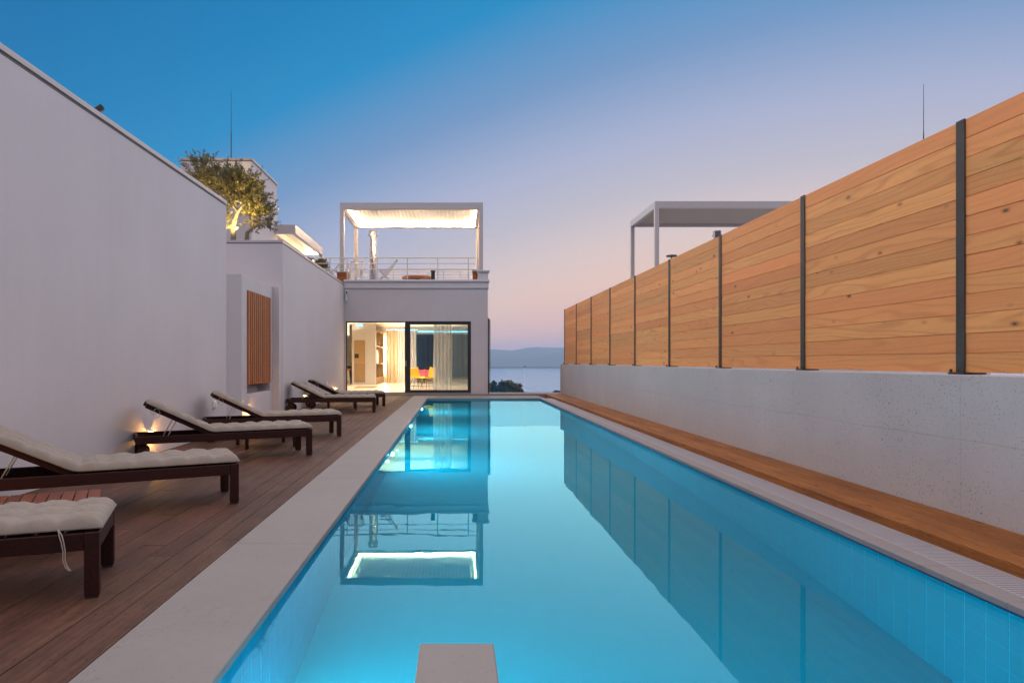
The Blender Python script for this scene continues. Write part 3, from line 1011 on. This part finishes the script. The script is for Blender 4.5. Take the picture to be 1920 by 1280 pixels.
def railing(y, xs, x0, x1, zb, bars, label, r=.018):
    e = empty('terrace_railing', ((x0 + x1) / 2, y, zb), label, 'railing', 'metal railings of the roof terrace')
    for x in xs:
        build(MB().cyl((x, y, zb), (x, y, bars[0] - .01), r, 10), 'post', M['rail'], e, 0, None, True)
    for k, z in enumerate(bars):
        build(MB().tube([(x0, y - .03 * (k > 0), z), (x1, y - .03 * (k > 0), z)], r * (1.15 if k == 0 else .8), 10), 'handrail' if k == 0 else 'rail', M['rail'], e, 0, None, True)
px = lambda p, y: (p - 854) * y / 1280
RY = 24.12
railing(RY, [px(p, RY) for p in (619, 651, 707.5, 764, 821, 878)], px(592, RY), px(891, RY), 4.069, [4.845, 4.645, 4.445], 'front railing with three bars along the edge of the roof terrace')
RB = 31.2
railing(RB, [px(p, RB) for p in (657.7, 680, 702, 722, 738, 760, 782.6, 803, 832, 862.6, 886.7)], px(640, RB), px(893, RB), 4.0, [5.39, 5.27, 5.15, 5.02, 4.88], 'rear railing with close bars seen behind the front one on the roof terrace', .02)

def crate(x0, x1, y0, y1, z0, z1, label):
    e = empty('planter_box', ((x0 + x1) / 2, (y0 + y1) / 2, z0), label, 'planter', 'orange wooden boxes at the terrace corners')
    n = 3
    h = (z1 - z0) / n
    for k in range(n):
        build(B(x0, x1, y0, y1, z0 + k * h + .004, z0 + (k + 1) * h - .004), 'board', M['boxwood'], e, .004, None, True)
    build(B(x0 - .03, x1 + .03, y0 - .03, y1 + .03, z1 + .001, z1 + .05), 'rim', M['cap'], e, .004, None, True)
crate(-4.24, -3.87, 24.4, 25.0, 4.01, 4.36, 'orange wooden box at the left corner of the roof terrace')
crate(.62, .79, 24.35, 24.9, 4.01, 4.40, 'narrow orange wooden box beside the right terrace pedestal')

def deckchair(loc, rz, label):
    e = empty('deck_chair', loc, label, 'deck chair', 'pale deck chairs on the roof terrace', rz)
    for sy in (-.28, .28):
        build(MB().bar((.45, sy, .02), (-.42, sy, 1.02), .03, .05, (0, 1, 0)), 'frame', M['alu'], e)
        build(MB().bar((-.40, sy * .9, .02), (.22, sy * .9, .62), .03, .05, (0, 1, 0)), 'frame', M['alu'], e)
        build(MB().bar((.25, sy, .60), (-.24, sy, .62), .04, .03), 'armrest', M['alu'], e)
    rows = [[(-.40 + .62 * t + .0, -.25 + .5 * u / 4, 1.0 - .68 * t - .14 * math.sin(t * math.pi)) for u in range(5)] for t in (0, .15, .3, .45, .6, .75, .9, 1)]
    build(MB().grid(rows), 'canvas', M['canvas'], e, 0, None, False, 1, .012)
    build(MB().bar((-.42, -.3, 1.01), (-.42, .3, 1.01), .04, .03), 'crossbar', M['alu'], e)
deckchair((px(620, 25.3), 25.6, 4.0), R(200), 'pale deck chair left of the pergola post on the roof terrace')
deckchair((px(664, 25.6), 25.8, 4.0), R(-90), 'pale deck chair seen from the front between the left pergola posts')
deckchair((px(722, 25.6), 25.9, 4.0), R(185), 'pale deck chair in profile beside the steel flue on the roof terrace')
tb = empty('terrace_table', (px(783, 27), 27.0, 4.0), 'low round wooden table behind the railing on the roof terrace', 'table')
build(MB().cyl((0, 0, .46), (0, 0, .52), .62, 32), 'tabletop', M['boxwood'], tb, .008)
build(MB().cyl((0, 0, .0), (0, 0, .459), .09, 16).cyl((0, 0, 0), (0, 0, .03), .3, 24), 'pedestal', M['darkframe'], tb)
lt = empty('terrace_lantern', (px(812, 25.2), 25.2, 4.0), 'slim dark lantern standing behind the front railing near the low table', 'lantern')
build(B(-.07, .07, -.07, .07, 0, .50), 'body', M['black'], lt, .01)
build(B(-.09, .09, -.09, .09, .501, .54), 'cap', M['black'], lt, .01)

# cameras, lights, small fittings
sc_ = empty('security_camera', (WX + .12, FA - .02, 3.62), 'small white security camera with dark lens under the cornice in the corner', 'security camera')
build(B(-.08, .03, .0, .018, -.06, .08), 'mount', M['white'], sc_, .004)
build(MB().cyl((-.02, -.001, .02), (.0, -.13, .0), .038, 14), 'body', M['white'], sc_)
build(MB().cyl((.0, -.131, .0), (.004, -.16, -.006), .034, 14), 'lens', M['black'], sc_)
build(B(-.06, -.0, -.06, -.001, -.30, -.08), 'junction_box', M['white'], sc_, .01)

fl = empty('floodlight', (LW - .16, 7.75, 3.945), 'small dark floodlight tilted on top of the left garden wall', 'floodlight')
build(MB().cyl((0, 0, 0), (0, 0, .06), .02, 10), 'bracket', M['black'], fl)
build(MB().bar((-.03, -.02, .05), (.07, .03, .15), .075, .06), 'head', M['black'], fl, .004)

def wall_light(x, y, z, label):
    e = empty('wall_light', (x, y, z), label, 'wall light', 'low amber wall lights along the deck')
    build(B(.0, .012, -.05, .05, -.035, .045), 'plate', M['white'], e, .003)
    build(B(.0125, .075, -.05, .05, .03, .045), 'hood', M['white'], e, .003)
    build(B(.0127, .05, -.035, .035, .006, .028), 'lamp_glass', M['ledlow'], e)
    lamp('amber_glow', 'POINT', (x + .062, y, z - .01), 16.0, (1, .48, .10), e, .02)
WL = [(LW, 4.35, .28, 'amber wall light low on the garden wall behind the two nearest loungers'),
      (LW, 8.74, .28, 'amber wall light low on the garden wall behind the wheels of the third lounger'),
      (BX, 13.4, .235, 'amber wall light low on the recessed block beside the slatted shutter'),
      (LW, 17.7, .29, 'amber wall light low on the villa side wall behind the fifth lounger'),
      (LW, 22.2, .29, 'amber wall light low on the villa side wall nearest the glass door')]
for a in WL:
    wall_light(*a)
def socket(x, y, z, label):
    e = empty('wall_socket', (x, y, z), label, 'wall socket', 'white outdoor sockets')
    build(B(0, .03, -.045, .045, -.06, .06), 'box', M['white'], e, .006)
    build(B(.0305, .042, -.036, .036, -.05, .036), 'flap', M['white'], e, .006)
socket(LW, 11.1, .5, 'white weatherproof socket near the end of the garden wall')
socket(LW, 20.8, .52, 'white weatherproof socket on the villa side wall behind the farthest lounger')

# glass balustrade at the far end
bal = empty('glass_balustrade', (2.4, 24.5, .056), 'frameless glass balustrade between the villa and the concrete wall', 'glass railing')
BY = 24.35
for (a, b) in ((1.25, 2.462), (2.478, 3.72)):
    build(B(a, b, BY, BY + .016, .06, 1.0), 'glass_panel', M['railglass'], bal, .002, None, True)
build(B(2.45, 2.49, BY - .012, BY + .028, .985, 1.03), 'clamp', M['steel'], bal, .003, None, True)
build(B(1.25, 3.72, BY - .02, BY + .036, .057, .0595), 'shoe', M['rail'], bal, 0, None, True)

# ================================================================== stair tower on the roof (left)
tw = empty('stair_tower', (-7.2, 21.4, 3.87), 'white cube stair tower with a lit canopy rising above the left roof', 'stair tower')
build(B(-8.05, -5.97, 20.0, 22.85, 3.87, 7.06), 'tower_wall', M['stucco'], tw, .008, None, True)
build(B(-8.08, -5.94, 19.97, 22.88, 7.075, 7.14), 'coping', M['cap'], tw, .004, None, True)
build(B(-8.04, -5.98, 20.01, 22.84, 7.0605, 7.0745), 'drip_edge', M['drip'], tw, 0, None, True)
for k in range(3):
    build(B(-5.969, -5.955, 21.75 + k * .13, 21.82 + k * .13, 5.45, 5.68), 'vent_slot', M['black'], tw, 0, None, True)
build(MB().cyl((-5.969, 22.6, 6.25), (-5.86, 22.6, 6.22), .06, 12), 'lamp', M['white'], tw, 0, None, True)
build(B(-5.968, -5.30, 22.60, 22.72, 5.42, 5.72).box(-5.42, -5.30, 22.721, 27.2, 5.42, 5.72).box(-5.968, -5.4205, 27.1, 27.2, 5.42, 5.72)
      .box(-8.0, -5.9685, 22.86, 27.2, 5.42, 5.72), 'canopy', M['alu'], tw, .006, None, True)
build(B(-5.968, -5.4205, 22.721, 27.099, 5.62, 5.66), 'canopy_soffit', M['louvre'], tw, 0, None, True)
build(B(-5.43, -5.42, 22.8, 27.0, 5.47, 5.5).box(-5.96, -5.43, 27.06, 27.09, 5.47, 5.5), 'light_strip', M['led2'], tw, 0, None, True)
build(B(-5.42, -5.30, 27.08, 27.2, 3.87, 5.419), 'post', M['alu'], tw, .006, None, True)

def mast(x, y, z0, z1, label):
    e = empty('lightning_rod', (x, y, z0), label, 'lightning rod', 'thin lightning rods on the roofs')
    h = z1 - z0
    build(MB().tube([(0, 0, 0), (0, 0, h * .45)], .016, 8), 'lower_tube', M['steel'], e)
    build(MB().tube([(0, 0, h * .45), (0, 0, h)], [.011, .006], 8), 'tip', M['steel'], e)
mast(-6.9, 21.0, 7.14, 9.52, 'thin lightning rod standing on the white stair tower')
mast(14.4, 21.0, 7.0, 9.72, 'thin lightning rod rising beyond the timber fence')
aer = empty('roof_aerial', (-7.6, 20.6, 7.14), 'small lattice aerial lying low on top of the stair tower', 'aerial')
build(MB().tube([(-.1, 0, 0), (-.1, 0, .22)], .014, 6), 'mast', M['steel'], aer)
build(MB().tube([(-.4, 0, .22), (.85, .1, .03)], .012, 6), 'boom', M['steel'], aer)
for k in range(6):
    build(MB().tube([(-.35 + k * .12, -.14, .215 - k * .017), (-.35 + k * .12, .14, .215 - k * .017)], .006, 6), 'element', M['steel'], aer)

# neighbouring house behind the fence carries the second pergola
nh = empty('neighbouring_house', (11, 27, 0), 'white flat-roofed neighbouring house hidden behind the timber fence', 'house')
build(B(7.45, 15.5, 25.6, 33, -3, 3.98), 'wall', M['stucco2'], nh, 0, None, True)
build(B(13.6, 15.6, 19.9, 22.8, -3, 7.0), 'stair_wall', M['stucco2'], nh, 0, None, True)
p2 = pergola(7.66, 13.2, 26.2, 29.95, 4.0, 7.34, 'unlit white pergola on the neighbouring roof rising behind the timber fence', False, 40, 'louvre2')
flue(11.65, 30.4, 4.0, 6.98, .17, 'dark steel flue under the unlit neighbouring pergola')
rl = empty('patio_heater', (8.2, 25.9, 3.98), 'flat dark lamp top just showing above the fence below the unlit pergola', 'patio lamp')
build(MB().cyl((0, 0, 0), (0, 0, 1.18), .025, 10), 'pole', M['steel'], rl)
build(MB().cyl((0, 0, 1.181), (0, 0, 1.23), .20, 20), 'shade', M['steel'], rl)

# ================================================================== trees
def tree_olive(loc, h, seed, label, trunks, crowns, nleaf, ls=.09):
    rnd = random.Random(seed)
    e = empty('olive_tree', loc, label, 'olive tree', 'olive trees on the roof above the recess')
    tm = MB()
    for pts, r0 in trunks:
        n = len(pts)
        tm.tube(pts, [r0 * (1 - .7 * i / (n - 1)) for i in range(n)], 8)
    lm = MB()
    for (c, rad, share) in crowns:
        c = Vector(c)
        nsh = int(nleaf * share / 22)
        root = min((Vector(p[0][-1]) for p in trunks), key=lambda q: (q - c).length)
        for _ in range(nsh):
            d = Vector((rnd.gauss(0, 1), rnd.gauss(0, 1), rnd.gauss(0, 1))).normalized()
            rr = rnd.uniform(.25, .8) ** .7
            base = c + Vector((d.x * rad[0], d.y * rad[1], d.z * rad[2])) * rr * .8
            out = (d + Vector((0, 0, .55)) + Vector((rnd.uniform(-.5, .5), rnd.uniform(-.5, .5), rnd.uniform(-.3, .3)))).normalized()
            ln = rnd.uniform(.25, .55) * (rad[2] / .6) ** .5
            tip = base + out * ln
            if rnd.random() < .35:
                mid = (root + base) / 2 + Vector((rnd.uniform(-.08, .08), rnd.uniform(-.08, .08), .04))
                tm.tube([root, mid, base, tip], [.012, .008, .005, .002], 4, False)
            else:
                tm.tube([base, tip], [.004, .0015], 3, False)
            for k in range(22):
                t = rnd.uniform(0.0, 1)
                p = base + (tip - base) * t
                ld = (out * .8 + Vector((rnd.gauss(0, 1), rnd.gauss(0, 1), rnd.gauss(0, 1))) * .55).normalized()
                sd_ = ld.cross(Vector((rnd.gauss(0, 1), rnd.gauss(0, 1), rnd.gauss(0, 1)))).normalized()
                l, w_ = ls * rnd.uniform(.7, 1.3), ls * .15
                lm.add([p, p + ld * l * .5 + sd_ * w_, p + ld * l, p + ld * l * .5 - sd_ * w_], [(0, 1, 2, 3)])
    build(tm, 'trunk', M['bark'], e)
    build(lm, 'crown', M['olive'], e)
    return e
TY = 17.6
tx = lambda p: (p - 854) * TY / 1280
tz = lambda q: CAMZ + (677 - q) * TY / 1280
Z0 = 3.946
def rel(p, q, dy, base):
    return (tx(p) - base[0], dy, tz(q) - base[2])
b1 = (tx(437), TY, Z0)
tree_olive(b1, 3, 1, 'olive tree with a bright lit curved trunk in front of the stair tower',
           [([(0, 0, 0), rel(438, 425, 0, b1), rel(444, 402, .0, b1), rel(455, 385, 0, b1)], .085),
            ([rel(446, 398, 0, b1), rel(436, 385, .05, b1), rel(425, 372, .1, b1)], .03),
            ([rel(455, 385, 0, b1), rel(462, 365, .1, b1)], .03)],
           [(rel(452, 352, 0, b1), (.55, .55, .42), .55), (rel(425, 350, .2, b1), (.5, .5, .42), .35), (rel(478, 362, 0, b1), (.3, .4, .35), .2)], 6200)
b2 = (tx(454), TY + .3, Z0)
tree_olive(b2, 2, 2, 'smaller olive tree with a leaning amber-lit trunk at the right of the group',
           [([(0, 0, 0), rel(457, 432, 0, b2), rel(468, 420, 0, b2), rel(466, 402, 0, b2)], .075), ([rel(468, 420, 0, b2), rel(484, 412, -.1, b2)], .035)],
           [(rel(480, 400, 0, b2), (.36, .4, .36), .6), (rel(470, 385, .1, b2), (.3, .4, .3), .4)], 3000)
b3 = (tx(385), TY + .3, Z0)
tree_olive(b3, 3, 3, 'leftmost olive tree with a dark spiky crown showing over the garden wall',
           [([(0, 0, 0), rel(388, 420, 0, b3), rel(384, 380, 0, b3), rel(380, 350, 0, b3)], .09)],
           [(rel(372, 318, 0, b3), (.5, .55, .38), .4), (rel(405, 335, 0, b3), (.55, .55, .45), .45), (rel(385, 345, -.2, b3), (.5, .5, .4), .3)], 4300)
b4 = (tx(432), TY - .7, Z0)
tree_olive(b4, 1, 6, 'low olive sapling at the corner of the garden wall under the trees', [([(0, 0, 0), (.02, 0, .4), (.0, 0, .8)], .02)],
           [((0, 0, .85), (.14, .2, .42), 1)], 900)
for k, (x, lb) in enumerate(((tx(440), 'spotlight at the foot of the bright olive trunk'), (tx(420), 'spotlight at the foot of the dark spiky olive tree'), (tx(458), 'spotlight at the foot of the leaning amber-lit olive trunk'))):
    e = empty('garden_spotlight', (x, TY - .75, Z0), lb + ', hidden by the parapet', 'spotlight', 'warm spotlights under the olive trees')
    build(MB().cyl((0, 0, 0), (0, .04, .1), .05, 12), 'housing', M['black'], e)
    lamp('spot_beam', 'SPOT', (x, TY - .72, Z0 + .12), (430, 170, 210)[k], (1, .70, .26), e, .04, (R(160), 0, R(-4)), .7, R(85))
def bush(loc, rad, seed, label):
    rnd = random.Random(seed)
    e = empty('potted_olive_bush', loc, label, 'potted bush', 'potted bushes under the canopy')
    build(MB().tube([(0, 0, 0), (0, 0, .12), (0, 0, .45)], [.17, .2, .24], 16), 'pot', M['paintg'], e)
    st, lm = MB(), MB()
    c = Vector((0, 0, .45 + rad))
    for _ in range(90):
        d = Vector((rnd.gauss(0, 1), rnd.gauss(0, 1), rnd.gauss(0, 1) * .9)).normalized()
        base = c + d * rad * rnd.uniform(.1, .7)
        tip = base + (d + Vector((0, 0, .5))).normalized() * rad * .6
        st.tube([(0, 0, .44), base, tip], [.008, .004, .002], 4, False)
        for k in range(16):
            p = base + (tip - base) * rnd.random()
            ld = ((tip - base).normalized() + Vector((rnd.gauss(0, 1), rnd.gauss(0, 1), rnd.gauss(0, 1))) * .6).normalized()
            s2 = ld.cross(Vector((rnd.gauss(0, 1), rnd.gauss(0, 1), rnd.gauss(0, 1)))).normalized()
            lm.add([p, p + ld * .05 + s2 * .014, p + ld * .1, p + ld * .05 - s2 * .014], [(0, 1, 2, 3)])
    build(st, 'stem', M['bark'], e)
    build(lm, 'foliage', M['olive'], e)
bush((px(600, 25.4), 25.4, 3.946), .30, 4, 'small potted olive bush right of the white canopy post')
bush((px(573, 24.6), 24.6, 3.946), .24, 5, 'small potted olive bush left of the lit lantern under the canopy')
ln = empty('floor_lantern', (px(583, 24.9), 24.9, 3.946), 'lit cream lantern with a flat lid under the white canopy', 'lantern')
build(B(-.14, .14, -.14, .14, .95, 1.0), 'lid', M['boxwood'], ln, .006)
build(B(-.10, .10, -.10, .10, .3, .949), 'glowing_glass', emit('lantern_glow', (1, .78, .42), 2.2), ln)
build(B(-.13, .13, -.13, .13, .0, .299), 'base', M['alu'], ln, .006)

def pine(loc, h, r, seed, label):
    rnd = random.Random(seed)
    e = empty('pine_tree', loc, label, 'pine tree', 'pine trees on the slope below the pool')
    tm, lm = MB(), MB()
    tm.tube([(0, 0, 0), (.15, .1, h * .45), (0, 0, h * .8)], [.28, .2, .1], 8)
    for _ in range(46):
        a, q = rnd.uniform(0, 2 * math.pi), math.sqrt(rnd.random())
        c = Vector((math.cos(a) * r * q, math.sin(a) * r * q, h * .80 + (h * .2) * math.sqrt(max(0, 1 - q * q)) * rnd.uniform(.1, 1) ))
        tm.tube([(0, 0, h * .55), c * .6 + Vector((0, 0, h * .28)), c], [.06, .04, .015], 4, False)
        cr_ = r * rnd.uniform(.14, .26)
        for _k in range(70):
            d = Vector((rnd.gauss(0, 1), rnd.gauss(0, 1), rnd.gauss(0, .65))).normalized()
            p = c + d * cr_ * rnd.uniform(.4, 1)
            u = Vector((rnd.gauss(0, 1), rnd.gauss(0, 1), rnd.gauss(0, 1))).normalized()
            s2 = d.cross(u).normalized()
            lm.add([p - s2 * .14, p + d * .3, p + s2 * .14, p - d * .1], [(0, 1, 2, 3)])
    build(tm, 'trunk', M['pinebark'], e)
    build(lm, 'crown', M['pine'], e)
    return e
PY = 112
for i, (p, top, r, dy, lb) in enumerate(((948, 712.5, 2.7, 0, 'broad dark pine crown in the middle of the clump beyond the pool end'),
                                         (927, 716, 2.0, 2, 'left pine of the clump, beside the villa corner beyond the pool'),
                                         (969, 720, 1.6, -2, 'right lower pine of the clump beyond the glass balustrade'),
                                         (1046, 731, .9, 10, 'small dark tree top close to the concrete wall end'),
                                         (1038, 733.5, .7, 16, 'tiny tree top left of the small dark one by the concrete wall'))):
    y = PY + dy
    zt = CAMZ - (top - 677) * y / 1280
    zg = -15.2 - dy * .14
    pine(((p - 854) * y / 1280, y, zg), zt - zg, r, 20 + i, lb)

# ================================================================== sun loungers
LL_, LW_ = 2.05, .62
RH0, RH1 = .245, .333
HINGE, BA, BL = -1.22, R(27), .80
def cushion_mesh(seed):
    rnd = random.Random(seed)
    L = 1.20 + BL + .02
    ns_, nw_ = 120, 30
    W0, W1 = .012, LW_ - .012
    # path
    P = []
    x, z = .012, RH1 + .014
    ds = L / ns_
    for i in range(ns_ + 1):
        s = i * ds
        t = min(1, max(0, (s - 1.14) / .16))
        a = BA * (t * t * (3 - 2 * t))
        P.append((x, z, a, s))
        x -= math.cos(a) * ds
        z += math.sin(a) * ds
    cs, cw_ = .2, (W1 - W0) / 3
    ph = [[rnd.uniform(.8, 1.15) for _ in range(8)] for _ in range(14)]
    rows = []
    for (x, z, a, s) in P:
        row = []
        nx, nz = math.sin(a), math.cos(a)
        for j in range(nw_ + 1):
            u = j / nw_
            yv = W0 + (W1 - W0) * u
            fs_ = abs(math.sin(math.pi * s / cs)); fw = abs(math.sin(math.pi * (yv - W0) / cw_))
            amp = ph[int(s / cs) % 14][min(2, int(u * 2.999))]
            puff = (fs_ ** .3 * .75 + .25 * fs_) * (fw ** .3 * .75 + .25 * fw)
            seam = max(fs_, .0)
            e1 = min(1, min(s, L - s) / .05); e2 = min(1, min(yv - W0, W1 - yv) / .05)
            edge = (math.sqrt(max(0, 1 - (1 - e1) ** 2)) * math.sqrt(max(0, 1 - (1 - e2) ** 2)))
            hh = (.038 + .030 * (puff * amp * .75 + .25 * math.sqrt(fs_ * .6 + .4 * fw))) * (.25 + .75 * edge) + .004 * math.sin(yv * 61 + s * 37) * puff + .003 * math.sin(s * 93 - yv * 41) * puff
            row.append((x + nx * hh, yv, z + nz * hh))
        for j in range(nw_, -1, -1):
            yv = W0 + (W1 - W0) * j / nw_
            row.append((x + nx * .002, yv, z + nz * .002))
        rows.append(row)
    mb = MB().grid(rows, True, True)
    n = len(rows[0])
    for r0, fl_ in ((0, False), (ns_, True)):
        f = tuple(range(r0 * n, r0 * n + n))
        mb.f.append(list(f if fl_ else f[::-1])); mb.sm.append(False)
    return mb

LAB = ['nearest lounger at the lower left, showing only its cushioned foot end and a hanging tie',
       'second lounger from the front, cut by the picture edge, behind the slatted table',
       'third lounger from the front, its two wheels lit by the amber wall light',
       'fourth lounger from the front, beside the recessed wall with the slatted shutter',
       'fifth lounger from the front, standing square to the villa side wall',
       'farthest lounger, closest to the lit villa door']
def make_lounger():
    e = empty('sun_lounger', (0, 0, 0), LAB[0], 'sun lounger', 'dark teak sun loungers with cream cushions')
    for yy in (0, LW_ - .036):
        build(B(-LL_, -.0705, yy, yy + .036, RH0, RH1), 'side_rail', M['teak'], e, .004)
    build(B(-.036, -.001, .0595, LW_ - .0595, RH0, RH1), 'end_rail', M['teak'], e, .004)
    build(B(-LL_, -LL_ + .036, .0365, LW_ - .0365, RH0, RH1), 'end_rail', M['teak'], e, .004)
    for yy in (-.004, LW_ - .055):
        lg = build(B(-.07, .0, yy, yy + .059, .012, RH1 + .002), 'leg', M['teak'], e, .004)
        build(B(-.064, -.006, yy + .006, yy + .053, .0, .0118), 'foot_pad', M['black'], lg)
    for yy in (.037, LW_ - .087):
        build(B(-LL_ + .037, -LL_ + .12, yy, yy + .05, .07, RH0 + .06), 'head_leg', M['teak'], e, .004)
    build(MB().cyl((-LL_ + .085, -.06, .10), (-LL_ + .085, LW_ + .06, .10), .011, 10), 'axle', M['steel'], e)
    for yy in (-.052, LW_ + .012):
        wh = build(MB().cyl((-LL_ + .085, yy, .10), (-LL_ + .085, yy + .04, .10), .1, 28), 'wheel', M['teak'], e, .004)
        build(MB().cyl((-LL_ + .085, yy - .006, .10), (-LL_ + .085, yy + .046, .10), .022, 14), 'hub', M['black'], wh)
    n = 9
    for k in range(n):
        x = -.05 - k * .132
        build(B(x - .11, x, .037, LW_ - .037, RH1 - .022, RH1 - .002), 'seat_slat', M['teak'], e, .003)
    bk = None
    ca, sa = math.cos(BA), math.sin(BA)
    pt = lambda s, yy, o: (HINGE - ca * s + sa * o, yy, RH1 + .0 + sa * s + ca * o)
    bk = build(MB().bar(pt(0, .06, -.012), pt(BL, .06, -.012), .034, .05).bar(pt(0, LW_ - .06, -.012), pt(BL, LW_ - .06, -.012), .034, .05), 'backrest', M['teak'], e, .004)
    for k in range(7):
        s = .06 + k * .115
        build(MB().bar(pt(s, .078, -.005), pt(s, LW_ - .078, -.005), .07, .016, (sa, 0, ca)), 'backrest_slat', M['teak'], bk)
    for yy in (.09, LW_ - .09):
        build(MB().tube([pt(.42, yy, -.03), (HINGE - .50, yy, RH0 + .04)], .005, 6), 'prop_rod', M['rail'], e)
    cu = build(cushion_mesh(7), 'cushion', M['cushion'], e)
    for yy in (.035, LW_ - .06):
        p0 = pt(.68, yy, .0); 
        pts = []
        for k in range(11):
            t = k / 10
            a = math.pi * 2 * t
            pts.append((p0[0] + .035 * math.sin(a) * 1.0, yy - .03, p0[2] - .045 + .055 * math.cos(a)))
        mb = MB()
        rows = [[(q[0], q[1], q[2]), (q[0], q[1] + .025, q[2])] for q in pts]
        mb.grid(rows)
        build(mb, 'strap', M['strap'], cu, 0, None, False, 1, .003)
    return e, cu
proto, cush0 = make_lounger()
SPOTS = [((-1.81, 3.47), 20), ((-1.83, 5.77), 26.5), ((-1.83, 8.73), 27.0), ((-1.82, 10.9), 22.5), ((-1.87, 16.0), 8), ((-1.87, 18.2), 24)]
lgs = []
for i, ((x, y), a) in enumerate(SPOTS):
    o = proto if i == 0 else copy_tree(proto)
    o.location = (x, y, .0)
    o.rotation_euler = (0, 0, R(a))
    o['label'] = LAB[i]
    lgs.append(o)
# each cushion a little different
for i, o in enumerate(lgs[1:]):
    for ch in o.children:
        if ch.name.startswith('cushion'):
            ch.data = cushion_mesh(30 + i).mesh('cushion', M['cushion'])
for ch in lgs[0].children:
    if ch.name.startswith('cushion'):
        for dy in (0, .012):
            build(MB().tube([(-.185, -.002 + dy * .3, .36), (-.178 + dy, -.014, .335), (-.168 + dy * .9, -.018, .30), (-.160 + dy * .8, -.017, .255), (-.161 + dy * .8, -.017, .21), (-.150 + dy * .8, -.018, .175), (-.132 + dy * .6, -.022, .155)], .003, 6), 'tie', M['strap'], ch)

# side tables between the loungers
def make_table():
    e = empty('side_table', (0, 0, 0), '', 'side table', 'slatted teak side tables')
    a, b, h = .33, .30, .275
    for sx in (-1, 1):
        for sy in (-1, 1):
            build(B(sx * a - .022, sx * a + .022, sy * b - .022, sy * b + .022, 0, h - .024), 'leg', M['teak'], e, .003)
    for sy in (-1, 1):
        build(B(-a + .023, a - .023, sy * b - .012, sy * b + .012, h - .08, h - .024), 'apron', M['teak'], e, .003)
    for sx in (-1, 1):
        build(B(sx * a - .012, sx * a + .012, -b + .023, b - .023, h - .08, h - .024), 'apron', M['teak'], e, .003)
    n = 9
    pw = (2 * a + .06) / n
    for k in range(n):
        x = -a - .03 + k * pw
        build(B(x + .004, x + pw - .004, -b - .03, b + .03, h - .0235, h), 'slat', M['tablewood'], e, .003)
    return e
tb0 = make_table()
for i, (x, y, a, lb) in enumerate(((-2.75, 4.50, 26, 'red-brown slatted side table between the two nearest loungers'),
                                   (-2.70, 9.72, 29, 'slatted side table mostly hidden behind the third lounger'),
                                   (-2.85, 17.12, 12, 'slatted side table between the two farthest loungers'))):
    o = tb0 if i == 0 else copy_tree(tb0)
    o.location = (x, y, 0)
    o.rotation_euler = (0, 0, R(a))
    o['label'] = lb

# ================================================================== evening haze
hz_ = NT('evening_air')
pv = hz_.n('ShaderNodeVolumePrincipled', {'Color': (.54, .74, 1.0), 'Density': 1.75e-4, 'Anisotropy': .0})
hz_.t.links.new(pv.outputs[0], hz_.out.inputs['Volume'])
tag(build(B(-9500, 9500, -30, 8200, -64.5, 190), 'haze', hz_.m), 'faint evening haze over the sea', None, None, 'stuff')
